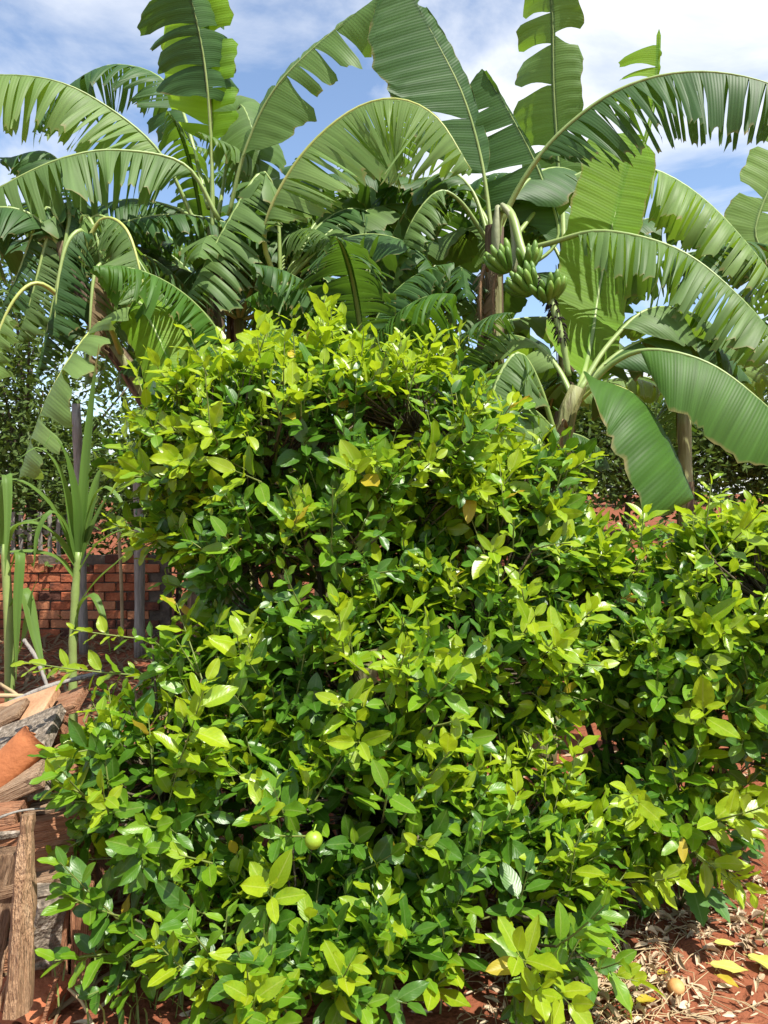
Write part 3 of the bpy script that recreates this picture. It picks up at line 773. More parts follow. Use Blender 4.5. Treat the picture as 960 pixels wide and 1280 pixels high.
def citrus_bush(label, base, blobs, extra, seed, fruit, limbs_n):
    rg = random.Random(seed)
    e = empty('citrus_bush', base, label, 'citrus bush', 'citrus bushes')
    B = [(W(b[0], b[1], b[2]), Vector(b[3:6]), b[6], b[7]) for b in blobs]
    def depth_in(p, skip):
        """deepest normalised position inside any other blob (<1 is inside)"""
        return min([((p - c).x / r.x) ** 2 + ((p - c).y / r.y) ** 2 + ((p - c).z / r.z) ** 2 for k, (c, r, _, _) in enumerate(B) if k != skip] + [9])
    shoots = []
    for k, (c, r, n, yp) in enumerate(B):
        made = 0; tries = 0
        while made < n * 1.08 and tries < n * 6:
            tries += 1
            d = Vector((rg.gauss(0, 1), rg.gauss(0, 1), rg.gauss(0.15, 1))).normalized()
            if d.y > 0.35 and rg.random() < 0.5: continue
            f = 1 - 0.5 * rg.random() ** 1.7
            # uneven outline: lumps and hollows
            q = c + Vector((d.x * r.x, d.y * r.y, d.z * r.z))
            lump = noise.noise(q * 2.6 + Vector((seed, 0, 0)))
            f *= 1 + 0.30 * lump
            p = c + Vector((d.x * r.x, d.y * r.y, d.z * r.z)) * f
            if noise.noise(q * 3.4 + Vector((0, seed, 3))) < -0.13 and rg.random() < 0.92 and f > 0.5: continue
            if depth_in(p, k) < 0.45: continue
            if p.z < 0.10: continue
            nrm = Vector((d.x / r.x, d.y / r.y, d.z / r.z)).normalized()
            outer = f > 0.78
            dr = (nrm * 0.75 + Vector((0, 0, 0.55)) + Vector((rg.gauss(0, 1), rg.gauss(0, 1), rg.gauss(0, 1))) * 0.35).normalized()
            young = outer and rg.random() < yp * (0.55 + 0.45 * max(0, nrm.z + 0.4))
            stray = outer and nrm.z > -0.2 and rg.random() < 0.045
            shoots.append((p, dr, rg.uniform(0.26, 0.40) if stray else rg.uniform(0.09, 0.22), nrm, young or (stray and yp > 0.4), outer))
            made += 1
    for (a, b_, yg) in extra:                      # long free shoots the photo shows
        A, Bp = W(*a), W(*b_)
        shoots.append((A, (Bp - A).normalized(), (Bp - A).length, Vector((0, -0.5, 0.8)).normalized(), yg, True))
    # limbs: from the foot to nodes inside the crown
    nodes = []
    limb_c = []
    for i in range(limbs_n):
        c, r, _, _ = B[i % len(B)]
        d = Vector((rg.gauss(0, 1), rg.gauss(0, 1), rg.gauss(0, 1))).normalized() * rg.uniform(0.1, 0.6)
        p = c + Vector((d.x * r.x, d.y * r.y, d.z * r.z))
        p.z = max(p.z, 0.15)
        s = base + Vector((rg.uniform(-0.06, 0.06), rg.uniform(-0.06, 0.06), -0.03))
        mid = s.lerp(p, 0.5) + Vector((rg.uniform(-0.1, 0.1), rg.uniform(-0.1, 0.1), 0.12))
        Q, _ = catmull([s, mid, p], 9)
        r0 = rg.uniform(0.012, 0.028)
        mb = MB(); tube(mb, Q, [r0 * (1 - 0.65 * j / 8) for j in range(9)], 7)
        mb.build('branch', M['bark'], e)
        nodes += Q[3:]
    NP = np.array([list(p) for p in nodes])
    tw = MB()
    leaves = []
    cen = sum((b[0] for b in B), Vector()) / len(B)
    for (p, dr, L, nrm, young, outer) in shoots:
        j = int(np.argmin(((NP - np.array(list(p))) ** 2).sum(1) + 0.6 * np.maximum(0, NP[:, 2] - p.z)))
        q = nodes[j]
        if (q - p).length < 0.7:
            mid = q.lerp(p, 0.55) + Vector((rg.gauss(0, 0.03), rg.gauss(0, 0.03), -0.02))
            tube(tw, [q, mid, p], [0.006, 0.0045, 0.0035], 4, m=0, cap=False)
        sidev = dr.cross(Vector((rg.gauss(0, 1), rg.gauss(0, 1), rg.gauss(0, 1)))).normalized()
        tips = p + dr * L
        bendv = Vector((0, 0, rg.uniform(-0.15, 0.2))) * L
        pts = [p + dr * (L * t) + bendv * t * t for t in (0, 0.33, 0.66, 1)]
        tube(tw, pts, [0.0035, 0.003, 0.0025, 0.0015], 4, m=1, cap=False)
        nl = max(5, int(L / 0.022) + rg.randint(0, 1))
        ph = rg.uniform(0, 6.28)
        size = rg.choice((0.066, 0.086, 0.096, 0.108)) * rg.uniform(0.9, 1.14)
        a1 = sidev; a2 = dr.cross(sidev)
        for k in range(nl):
            t = (k + 0.6) / nl
            pos = p + dr * (L * t) + bendv * t * t
            an = ph + k * 2.4
            rad = a1 * math.cos(an) + a2 * math.sin(an)
            spread = R(rg.uniform(50, 82) - 30 * t)
            d = (dr * math.cos(spread) + rad * math.sin(spread)).normalized()
            d = (d + Vector((0, 0, -0.12)) + Vector((rg.gauss(0, 0.12), rg.gauss(0, 0.12), rg.gauss(0, 0.12)))).normalized()
            nn = dr * 0.55 + Vector((0, 0, 0.55)) + nrm * 0.45 + Vector((rg.gauss(0, 0.25), rg.gauss(0, 0.25), rg.gauss(0, 0.25)))
            nn = (nn - d * nn.dot(d))
            if nn.length < 0.05: continue
            nn.normalize()
            y = nn.cross(d)
            s = size * rg.uniform(0.72, 1.12) * (1 - 0.35 * max(0, t - 0.72) / 0.28)
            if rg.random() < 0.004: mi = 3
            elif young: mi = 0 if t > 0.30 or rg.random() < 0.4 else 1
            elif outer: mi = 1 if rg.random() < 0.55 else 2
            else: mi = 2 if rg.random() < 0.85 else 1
            mt = np.eye(4)
            mt[:3, 0] = np.array(d) * s; mt[:3, 1] = np.array(y) * s * rg.uniform(0.9, 1.15); mt[:3, 2] = np.array(nn) * s
            mt[:3, 3] = np.array(pos + d * (0.12 * s))
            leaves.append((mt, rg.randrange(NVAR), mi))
    tag(tw.build('twigs', [M['bark'], M['twig']], e), kind='stuff')
    # the 300 leaves that show largest become parts of their own
    P = np.array([l[0][:3, 3] + 0.5 * l[0][:3, 0] for l in leaves])
    px, py, dz = project(P)
    view = P - np.array([0, 0, CAMZ]); view /= np.linalg.norm(view, axis=1)[:, None]
    nrmv = np.array([l[0][:3, 2] / np.linalg.norm(l[0][:3, 2]) for l in leaves])
    area = np.abs((view * nrmv).sum(1)) * np.array([np.linalg.norm(l[0][:3, 0]) for l in leaves]) ** 2 / dz ** 2
    cell = {}
    for i in np.argsort(dz):
        if not (0 < px[i] < 960 and 0 < py[i] < 1280): continue
        key = (int(px[i] / 17), int(py[i] / 17))
        cell.setdefault(key, i)
    vis = sorted(cell.values(), key=lambda i: -area[i])[:300]
    vs_ = set(vis)
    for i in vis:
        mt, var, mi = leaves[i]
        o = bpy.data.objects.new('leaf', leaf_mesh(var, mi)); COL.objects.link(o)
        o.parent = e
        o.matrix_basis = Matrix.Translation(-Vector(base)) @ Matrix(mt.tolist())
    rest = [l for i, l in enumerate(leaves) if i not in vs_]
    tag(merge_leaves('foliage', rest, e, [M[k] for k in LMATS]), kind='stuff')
    for (a, rad, mt) in fruit:
        c = W(*a); m = MB(); vs = []; fs = []
        nu, nvv = 14, 20
        for i in range(nu + 1):
            th = math.pi * i / nu
            for jj in range(nvv):
                ph = 2 * math.pi * jj / nvv
                rr = rad * (1 - 0.05 * math.exp(-((th) / 0.3) ** 2) + 0.04 * math.exp(-((math.pi - th) / 0.25) ** 2))
                vs.append(c + Vector((rr * math.sin(th) * math.cos(ph), rr * math.sin(th) * math.sin(ph), rr * math.cos(th) * 0.97)))
        for i in range(nu):
            for jj in range(nvv):
                fs.append((i * nvv + jj, (i + 1) * nvv + jj, (i + 1) * nvv + (jj + 1) % nvv, i * nvv + (jj + 1) % nvv))
        m.add(vs, fs)
        tube(m, [c + Vector((0, 0, rad * 0.9)), c + Vector((0.003, 0.004, rad * 1.2)), c + Vector((0.006, 0.014, rad * 1.5))], [0.003, 0.002, 0.002], 5)
        m.build('fruit', M[mt], e)
    print('bush leaves', len(leaves), 'shoots', len(shoots))
    return e

#       px   py    d    rx    ry    rz   shoots young
MAIN = [
    (400, 585, 3.35, 0.70, 0.55, 0.43, 432, 0.95),
    (265, 585, 3.30, 0.29, 0.38, 0.36, 121, 0.5),
    (530, 570, 3.35, 0.38, 0.45, 0.36, 148, 0.95),
    (395, 715, 3.15, 0.55, 0.46, 0.46, 256, 0.22),
    (600, 710, 3.15, 0.34, 0.40, 0.33, 148, 0.95),
    (435, 860, 2.92, 0.68, 0.46, 0.26, 283, 0.6),
    (600, 815, 2.95, 0.36, 0.36, 0.25, 108, 0.9),
    (410, 1040, 2.62, 0.56, 0.42, 0.33, 297, 0.5),
    (190, 985, 2.60, 0.22, 0.24, 0.13, 80, 0.6),
    (655, 630, 3.25, 0.20, 0.30, 0.17, 60, 0.95),
    (600, 1140, 2.52, 0.33, 0.36, 0.26, 135, 0.45),
    (380, 1215, 2.32, 0.50, 0.28, 0.20, 189, 0.4),
    (620, 1020, 2.70, 0.26, 0.30, 0.19, 67, 0.7),
]
MEX = [((190, 845, 2.75), (30, 838, 2.65), True), ((190, 800, 2.8), (90, 790, 2.75), True), ((170, 1170, 2.3), (75, 1085, 2.15), False), ((170, 1150, 2.3), (80, 1135, 2.15), False), ((190, 1215, 2.3), (110, 1240, 2.15), False), ((150, 930, 2.5), (60, 945, 2.4), False),
       ((180, 1190, 2.3), (68, 1192, 2.15), False), ((200, 1180, 2.3), (150, 1255, 2.2), False), ((160, 950, 2.5), (70, 955, 2.4), True),
       ((370, 470, 3.2), (365, 385, 3.2), True), ((345, 460, 3.3), (330, 400, 3.3), True), ((500, 480, 3.2), (500, 410, 3.2), True),
       ((570, 480, 3.3), (575, 410, 3.3), True), ((200, 500, 3.2), (160, 560, 3.1), True), ((620, 1180, 2.4), (745, 1165, 2.3), False),
       ((600, 1150, 2.4), (730, 1110, 2.35), True), ((690, 600, 3.2), (745, 570, 3.2), True), ((230, 690, 3.0), (140, 650, 2.95), True)]
citrus_bush('large citrus bush with yellow green young leaves and one round green fruit', Vector((-0.15, 3.05, gz(-0.15, 3.05))), MAIN, MEX, 21,
            [((392, 1050, 2.17), 0.026, 'lime')], 34)
RIGHT = [
    (855, 775, 3.20, 0.46, 0.42, 0.26, 256, 0.95),
    (975, 755, 3.10, 0.34, 0.40, 0.28, 148, 1.0),
    (725, 770, 3.30, 0.30, 0.36, 0.26, 135, 0.95),
    (885, 875, 3.00, 0.44, 0.36, 0.26, 189, 0.2),
    (725, 835, 3.15, 0.20, 0.24, 0.15, 26, 0.4),
    (850, 1000, 2.85, 0.28, 0.26, 0.15, 87, 0.55),
    (740, 1065, 2.80, 0.20, 0.22, 0.12, 47, 0.55),
]
REX = [((880, 680, 3.0), (890, 600, 3.0), True), ((800, 700, 3.1), (805, 625, 3.1), True), ((890, 700, 2.8), (950, 650, 2.6), True),
       ((760, 700, 3.2), (740, 650, 3.2), True), ((860, 980, 2.7), (940, 1000, 2.6), True), ((700, 690, 3.2), (690, 640, 3.2), True)]
citrus_bush('lower citrus bush with a few small orange fruits above bare red soil', Vector((1.05, 3.15, gz(1.05, 3.15))), RIGHT, REX, 47,
            [((785, 748, 3.02), 0.028, 'orange'), ((697, 803, 3.12), 0.028, 'orange'), ((938, 792, 2.92), 0.028, 'orange')], 20)

# ------------------------------------------------------------------ cane plants by the wall
def strap(parent, pts, w, seed, mat='cane', name='leaf', fold=0.35):
    C, L = catmull(pts, 22)
    mb = MB(); vs = []; uv = []; fs = []
    for i in range(22):
        t = i / 21
        T = (C[min(21, i + 1)] - C[max(0, i - 1)]).normalized()
        up = Vector((0.1, -0.35, 0.93))
        S = T.cross(up)
        S = S.normalized() if S.length > 0.1 else Vector((1, 0, 0))
        Nn = S.cross(T)
        h = w * (0.45 + 0.55 * min(1, t / 0.25)) * (1 - max(0, (t - 0.35) / 0.65) ** 1.6)
        h = max(h, 0.0015)
        for v in (-1, -0.5, 0, 0.5, 1):
            vs.append(C[i] + S * v * h + Nn * abs(v) * h * fold); uv.append((v * h, t * L))
    for i in range(21):
        for j in range(4):
            o = i * 5 + j; fs.append((o, o + 5, o + 6, o + 1))
    mb.add(vs, fs, uv)
    return mb.build(name, M[mat], parent)

b = Vector(W(92, 900, 4.0)); b.z = gz(b.x, b.y)
cn1 = empty('cane_plant', b, 'cane plant with one pale stalk and a fan of strap leaves before the brick wall', 'cane plant', 'cane plants')
mb = MB()
Q = [b, W(91, 830, 4.0), W(93, 760, 4.0), W(96, 715, 4.0), W(98, 690, 4.0)]
C, L = catmull(Q, 30)
tube(mb, C, [0.024 - 0.006 * i / 29 + (0.003 if i % 6 == 0 else 0) for i in range(30)], 10)
mb.build('stalk', M['rib'], cn1)
D4 = 4.0
for k, (pth, w) in enumerate([
    ([(98, 700, 4), (88, 640, 3.97), (72, 585, 3.9), (48, 560, 3.85), (22, 575, 3.8)], 0.026),
    ([(98, 705, 4), (78, 655, 3.97), (50, 618, 3.9), (20, 600, 3.85), (-15, 605, 3.8)], 0.027),
    ([(97, 712, 4), (74, 676, 3.97), (45, 655, 3.9), (15, 660, 3.85), (-5, 685, 3.8)], 0.024),
    ([(95, 725, 4), (74, 700, 3.97), (40, 690, 3.9), (-15, 692, 3.85)], 0.022),
    ([(98, 700, 4), (103, 640, 4.0), (108, 570, 4.0), (116, 490, 4.0), (124, 430, 3.98)], 0.026),
    ([(99, 700, 4), (112, 640, 4.03), (126, 590, 4.05), (148, 565, 4.0), (168, 575, 3.95)], 0.026),
    ([(99, 705, 4), (118, 655, 4.0), (140, 615, 3.97), (165, 600, 3.92), (188, 615, 3.88)], 0.027),
    ([(100, 712, 4), (120, 682, 3.97), (148, 665, 3.9), (172, 662, 3.85), (192, 680, 3.82)], 0.024),
    ([(98, 755, 4), (122, 725, 3.95), (150, 700, 3.9), (185, 668, 3.85)], 0.020),
    ([(95, 800, 4), (100, 760, 3.95), (116, 745, 3.9), (130, 775, 3.85), (138, 815, 3.85)], 0.024),
    ([(98, 702, 4), (97, 640, 3.96), (84, 575, 3.9), (66, 545, 3.85), (55, 560, 3.82)], 0.024),
    ([(98, 702, 4), (110, 645, 3.96), (128, 610, 3.9), (150, 625, 3.85), (160, 660, 3.82)], 0.022),
    ([(97, 706, 4), (85, 665, 3.95), (66, 640, 3.88), (48, 665, 3.84), (42, 710, 3.82)], 0.022)]):
    strap(cn1, px_path(pth), w, k)

b = Vector(W(12, 920, 3.7)); b.z = gz(b.x, b.y)
cn2 = empty('cane_plant', b, 'cane plant with broad hanging leaves and a dark stalk at the end of the wall', 'cane plant', 'cane plants')
mb = MB(); C, L = catmull([b, W(12, 850, 3.7), W(10, 760, 3.7), W(6, 680, 3.7)], 24)
tube(mb, C, [0.026 - 0.006 * i / 23 for i in range(24)], 10); mb.build('stalk', M['rib'], cn2)
for k, (pth, w) in enumerate([
    ([(8, 690, 3.7), (6, 640, 3.65), (8, 590, 3.6), (10, 640, 3.55), (6, 720, 3.5)], 0.024),
    ([(8, 700, 3.7), (20, 660, 3.65), (45, 650, 3.6), (60, 640, 3.6)], 0.028),
    ([(10, 720, 3.7), (25, 690, 3.65), (22, 760, 3.6), (20, 850, 3.58)], 0.022),
    ([(12, 760, 3.7), (30, 740, 3.65), (45, 800, 3.6), (58, 850, 3.55)], 0.028),
    ([(8, 690, 3.7), (-10, 620, 3.7), (-40, 590, 3.7)], 0.035),
    ([(12, 840, 3.7), (30, 800, 3.65), (40, 745, 3.62), (48, 720, 3.6)], 0.024)]):
    strap(cn2, px_path(pth), w, 40 + k)

# ------------------------------------------------------------------ brick wall
def box_mesh(name, sx, sy, sz, mat, bev=0.006, jag=0.0, seed=0, sub=1):
    """bevelled box centred on its base corner frame; jag roughens it"""
    import bmesh
    bm = bmesh.new()
    bmesh.ops.create_cube(bm, size=1)
    bmesh.ops.scale(bm, vec=(sx, sy, sz), verts=bm.verts)
    if bev: bmesh.ops.bevel(bm, geom=list(bm.edges), offset=bev, segments=1, affect='EDGES')
    if sub > 1:
        long_e = [e for e in bm.edges if abs((e.verts[0].co - e.verts[1].co).x) > sx * 0.5]
        bmesh.ops.subdivide_edges(bm, edges=long_e, cuts=sub, use_grid_fill=True)
    if jag:
        for v in bm.verts:
            q = v.co * (9 if abs(v.co.x) < sx * 0.4 else 22) + Vector((seed * 3.7, seed, 0))
            v.co += Vector((noise.noise(q) * 0.6, noise.noise(q + Vector((9, 0, 0))), noise.noise(q + Vector((0, 9, 0))))) * jag
    me = bpy.data.meshes.new(name)
    bm.to_mesh(me); bm.free()
    me.materials.append(mat)
    return me

WD = 8.3
wx0, wx1 = -4.9, -2.30
wall = empty('brick_wall', (wx0, WD, 0), 'low wall of red clay bricks with pale mortar at the left', 'brick wall')
mb = MB()
nC = 9
zb = gz(-3.5, WD) - 0.02
me = box_mesh('mortar', wx1 - wx0 - 0.02, 0.095, nC * 0.1 - 0.02, M['mortar'], 0.004)
place('mortar', me, wall, ((wx0 + wx1) / 2, WD + 0.06, zb + nC * 0.05))
bms = [box_mesh('brick', 0.225, 0.12, 0.088, M['brick'], 0.006, 0.004, i) for i in range(4)]
hm = box_mesh('brick', 0.107, 0.12, 0.088, M['brick'], 0.006, 0.004, 7)
rg = random.Random(4)
for r_ in range(nC):
    x = wx0 + (0.119 if r_ % 2 else 0)
    if r_ % 2:
        place('brick', hm, wall, (wx0 + 0.055, WD + 0.045, zb + 0.05 + r_ * 0.1))
    while x + 0.235 <= wx1 + 0.001:
        if not (r_ >= nC - 1 and rg.random() < 0.45):
            o = place('brick', rg.choice(bms), wall, (x + 0.1175, WD + 0.05 + rg.uniform(-0.016, 0.012), zb + 0.05 + r_ * 0.1 + rg.uniform(-0.004, 0.004)))
            o.rotation_euler = (0, rg.uniform(-0.018, 0.018), rg.uniform(-0.05, 0.05))
        x += 0.237
# light slats and posts standing at the wall
def post(px, pyt, d, r, mat, label, lean=0, name='fence_post', cat='post', group=None, foot=None):
    t = W(px, pyt, d); b = Vector((t.x + lean, d, gz(t.x, d) - 0.02))
    mb = MB(); C, L = catmull([b, b.lerp(t, 0.5) + Vector((0.01, 0, 0)), t], 9)
    tube(mb, [c - b for c in C], [r * (1 + 0.08 * math.sin(i * 2.1)) for i in range(9)], 8)
    o = mb.build(name, M[mat]); o.location = b
    return tag(o, label, cat, group)
post(95, 505, 7.4, 0.045, 'postg', 'grey weathered fence post rising behind the cane plant', 0.05)
post(172, 560, 7.2, 0.05, 'postg', 'dark fence post where the brick wall meets the bush')
post(148, 655, 7.9, 0.018, 'straw', 'thin pale stick leaning on the brick wall', 0.03, 'stick', 'stick')
fz = empty('slat_fence', (W(50, 632, WD + 0.25).x, WD + 0.25, 0), 'fence of thin pale upright slats showing above the brick wall', 'fence')
for px in (-10, 4, 16, 26, 37, 50, 62, 73, 86):
    t = W(px, 640 + (px * 7) % 14, WD + 0.25)
    place('slat', box_mesh('slat', 0.045, 0.02, t.z, M['postg'], 0.003, 0.002, px), fz, (t.x, WD + 0.25, t.z / 2))
x0, x1 = W(-15, 640, WD + 0.29).x, W(92, 640, WD + 0.29).x
place('rail', box_mesh('rail', x1 - x0, 0.04, 0.05, M['postg'], 0.004, 0.003, 3), fz, ((x0 + x1) / 2, WD + 0.29, 1.10))

# ------------------------------------------------------------------ heap of boards and tiles, left
def slab(name, a, b, width, thick, mat, label, cat, roll=0.0, jag=0.006, seed=0, group=None):
    """a board between two world points; width is its breadth, thick its height; roll about its axis"""
    L = (b - a).length
    X = (b - a).normalized()
    Yv = Vector((0, 0, 1)).cross(X)
    Yv = Yv.normalized() if Yv.length > 0.05 else Vector((0, 1, 0))
    Zv = X.cross(Yv)
    me = box_mesh(name, L, width, thick, M[mat], 0.004, jag * 1.1, seed, 14)
    o = place(name, me)
    o.matrix_world = Matrix.Translation((a + b) / 2) @ Matrix((X, Yv, Zv)).transposed().to_4x4() @ Matrix.Rotation(roll, 4, 'X')
    return tag(o, label, cat, group)

G = 'boards and tiles heaped at the left'
def V3(px, py, d): return W(px, py, d)
slab('wood_plank', V3(-60, 965, 2.75), V3(68, 912, 2.75), 0.28, 0.045, 'grey', 'grey lichened board on top of the heap, above the orange tile', 'plank', 0.35, 0.004, 1, G)
slab('clay_tile', V3(-70, 925, 2.98), V3(62, 882, 2.98), 0.26, 0.035, 'clay_tan', 'flat tan clay slab lying highest on the heap', 'tile', 0.30, 0.004, 2, G)
slab('wood_plank', V3(10, 905, 3.12), V3(102, 872, 3.12), 0.16, 0.04, 'wood_r', 'reddish plank end poking toward the citrus bush behind the highest slab', 'plank', 0.25, 0.005, 3, G)
slab('wood_plank', V3(20, 945, 2.86), V3(82, 905, 2.90), 0.14, 0.05, 'wood_r', 'short reddish plank under the lichened board', 'plank', 0.2, 0.006, 4, G)
slab('wood_plank', V3(25, 958, 2.80), V3(90, 928, 2.85), 0.12, 0.035, 'wood', 'thin tan plank just above the leaf tip of the citrus bush', 'plank', 0.15, 0.006, 5, G)
slab('wood_plank', V3(-60, 1010, 2.58), V3(58, 955, 2.62), 0.20, 0.055, 'wood', 'pale brown plank below the curved orange tile', 'plank', 0.25, 0.006, 6, G)
slab('stone_slab', V3(5, 995, 2.60), V3(62, 972, 2.64), 0.16, 0.06, 'grey', 'rounded grey speckled stone slab under the pale plank', 'stone', 0.1, 0.010, 7, G)
slab('wood_plank', V3(-70, 1022, 2.52), V3(34, 1016, 2.55), 0.22, 0.11, 'wood_r', 'thick reddish timber block behind the top of the stake', 'timber', 0.1, 0.008, 8, G)
slab('wood_plank', V3(-70, 1090, 2.40), V3(118, 1052, 2.55), 0.10, 0.22, 'wood_r', 'broad brown board lying on edge behind the stake', 'plank', -0.12, 0.008, 9, G)
slab('wood_plank', V3(-60, 1052, 2.36), V3(62, 1032, 2.50), 0.05, 0.022, 'grey', 'thin grey lath across the top of the broad board', 'lath', 0.1, 0.003, 10, G)
slab('wood_plank', V3(-60, 1125, 2.34), V3(100, 1088, 2.47), 0.07, 0.035, 'wood', 'narrow pale batten under the broad brown board', 'plank', 0.1, 0.004, 11, G)
slab('concrete_block', V3(45, 1200, 2.38), V3(62, 1105, 2.40), 0.12, 0.10, 'grey', 'rough pale concrete chunk right of the stake', 'concrete', 0.2, 0.016, 12, G)
slab('wood_plank', V3(74, 1300, 2.36), V3(76, 1120, 2.42), 0.05, 0.07, 'wood_r', 'upright reddish slat between the stake and the citrus leaves', 'plank', 0.1, 0.006, 13, G)
slab('wood_plank', V3(98, 1320, 2.33), V3(104, 1100, 2.42), 0.06, 0.075, 'wood_r', 'tall dark upright board at the end of the heap', 'plank', 0.2, 0.008, 14, G)
slab('wood_plank', V3(-45, 1290, 2.36), V3(-5, 1060, 2.40), 0.10, 0.14, 'wood', 'wide upright board left of the stake', 'plank', 0.1, 0.008, 15, G)
slab('wood_plank', V3(-40, 1225, 2.46), V3(115, 1195, 2.52), 0.10, 0.16, 'wood_r', 'dark board low in the heap behind the stake', 'plank', 0.0, 0.008, 16, G)
slab('wood_plank', V3(-50, 985, 2.95), V3(110, 950, 3.0), 0.30, 0.16, 'wood_r', 'thick timber inside the heap under the top planks', 'timber', 0.1, 0.01, 17, G)
slab('wood_plank', V3(-60, 1120, 2.75), V3(115, 1070, 2.85), 0.40, 0.36, 'wood_r', 'heavy timber at the core of the heap', 'timber', 0.1, 0.01, 18, G)
slab('wood_plank', V3(-60, 1235, 2.7), V3(110, 1200, 2.75), 0.40, 0.34, 'wood_r', 'heavy timber at the foot of the heap', 'timber', 0.0, 0.01, 19, G)

rg = random.Random(31)
for k in range(34):
    t = k / 33
    px, py, d = rg.uniform(-25, 45), 905 + 95 * t + rg.uniform(-6, 6), 3.0 - 0.36 * t + rg.uniform(-0.04, 0.02)
    ln = rg.uniform(45, 85); up = rg.uniform(8, 30)
    mt = rg.choice(['wood', 'wood_r', 'clay_tan', 'wood', 'clay_tan'])
    nm, lab, ct = {'wood': ('wood_plank', 'thin broken pale brown plank layered among the heap', 'plank'), 'wood_r': ('wood_plank', 'thin broken reddish plank layered among the heap', 'plank'),
                   'clay_tan': ('clay_tile', 'thin broken tan clay tile layered among the heap', 'tile'), 'clay': ('clay_tile', 'thin broken orange clay tile layered among the heap', 'tile')}[mt]
    slab(nm, V3(px, py, d), V3(px + ln, py - up, d + rg.uniform(0, 0.08)), rg.uniform(0.05, 0.16), rg.uniform(0.012, 0.028), mt, lab, ct, rg.uniform(0.0, 0.4), 0.006, 60 + k, G)
# loose sticks and splinters about the heap, dry cane stalks behind it
for k, (a, b_, r_, mt, lab) in enumerate([
    ((-20, 1030, 2.30), (70, 1010, 2.45), 0.004, 'postg', 'thin curved twig lying over the broad board'),
    ((-10, 1285, 2.12), (42, 1160, 2.16), 0.007, 'wood_v', 'slanting splinter crossing the stake'),
    ((0, 1240, 2.10), (38, 1150, 2.13), 0.004, 'wood_v', 'thin splinter beside the slanting one on the stake'),
    ((50, 1290, 2.15), (88, 1180, 2.25), 0.006, 'wood_r', 'thin reddish stick leaning at the foot of the upright slats'),
    ((120, 1290, 2.2), (85, 1235, 2.25), 0.005, 'straw', 'pale straw stick under the lowest citrus leaves'),
    ((-30, 900, 3.25), (130, 840, 3.45), 0.012, 'postg', 'long dry cane stalk lying behind the heap'),
    ((-30, 870, 3.35), (100, 880, 3.3), 0.010, 'straw', 'pale dry cane stalk lying flat behind the heap'),
    ((0, 855, 3.5), (60, 905, 3.2), 0.009, 'straw', 'short pale stalk crossing the dry cane behind the heap'),
    ((60, 860, 3.5), (30, 800, 3.6), 0.010, 'postg', 'grey stalk leaning toward the dark stalked cane plant')]):
    A, Bq = W(*a), W(*b_)
    C, _ = catmull([A, A.lerp(Bq, 0.5) + Vector((rg.gauss(0, 0.01), 0, rg.uniform(0.0, 0.03))), Bq], 12)
    mb = MB(); tube(mb, C, [r_ * rg.uniform(0.8, 1.15) for _ in range(12)], 6)
    tag(mb.build('stick', M[mt]), lab, 'stick', 'sticks about the heap')
mb = MB()
for i in range(2600):
    x, y = rg.uniform(-4.5, -0.9), rg.uniform(2.0, 8.2)
    p = Vector((x, y, gz(x, y) + 0.008)); az = rg.uniform(0, 3.14); L = rg.uniform(0.08, 0.35)
    d = Vector((math.cos(az), math.sin(az), rg.uniform(-0.05, 0.25))); w_ = d.cross(Vector((0, 0, 1))).normalized() * rg.uniform(0.003, 0.014)
    mid = p + d * L * 0.5 + Vector((0, 0, rg.uniform(0, 0.03)))
    mb.add([p - w_, p + w_, mid + w_, mid - w_, p + d * L - w_ * 0.3, p + d * L + w_ * 0.3], [(0, 1, 2, 3), (3, 2, 5, 4)], [(0, 0), (0.1, 0), (0.1, 0.4), (0, 0.4), (0, 1), (0.1, 1)])
tag(mb.build('dry_cane_trash', M['ban_dry']), 'dry cane leaves strewn round the heap and the cane plants', 'dry leaves', kind='stuff')

# stake: tapering split wood with a knobbed head
mb = MB()
Q = px_path([(22, 1262, 2.10), (28, 1180, 2.12), (30, 1100, 2.16), (33, 1045, 2.19), (34, 1018, 2.20)])
C, L = catmull(Q, 22)
tube(mb, C, [(0.062, 0.060, 0.058, 0.056, 0.055, 0.054, 0.053, 0.052, 0.052, 0.050, 0.050, 0.048, 0.046, 0.046, 0.044, 0.043, 0.042, 0.040, 0.036, 0.030, 0.034, 0.030)[i] * 0.86 for i in range(22)], 7, flat=0.7)
for i, v in enumerate(mb.v):
    q = Vector(v); nn = noise.noise(Vector((q.x * 40, q.y * 40, q.z * 6))) * 0.007
    mb.v[i] = (q.x + nn, q.y + nn, q.z)
tag(mb.build('wooden_stake', M['wood_v'], smooth=False), 'upright split wooden stake with a knobbed head leaning on the heap', 'stake', G)

# curved clay tile
mb = MB(); A, Bq = V3(-30, 992, 2.55), V3(46, 922, 2.66)
ax = (Bq - A).normalized(); s1 = Vector((0, 0, 1)).cross(ax).normalized(); u1 = ax.cross(s1)
vs, fs, uv = [], [], []
for k, off in enumerate((0.0, -0.014)):
    for i in range(9):
        t = i / 8; r_ = 0.066 + 0.012 * t + off
        for j in range(13):
            an = math.pi * (-0.08 + 1.16 * j / 12)
            wob = 0.006 * noise.noise((t * 3, j * 0.4, 2))
            vs.append(A.lerp(Bq, t + (0.04 * noise.noise((j * 0.6, 1, 0)) if i == 8 else 0)) + s1 * math.cos(an) * (r_ + wob) + u1 * (math.sin(an) * (r_ + wob) - 0.02)); uv.append((t, j))
for k in range(2):
    for i in range(8):
        for j in range(12):
            o = k * 117 + i * 13 + j; f = (o, o + 1, o + 14, o + 13); fs.append(f if k else f[::-1])
for i in range(8):
    for j in (0, 12):
        o = i * 13 + j; fs.append((o, o + 13, o + 13 + 117, o + 117))
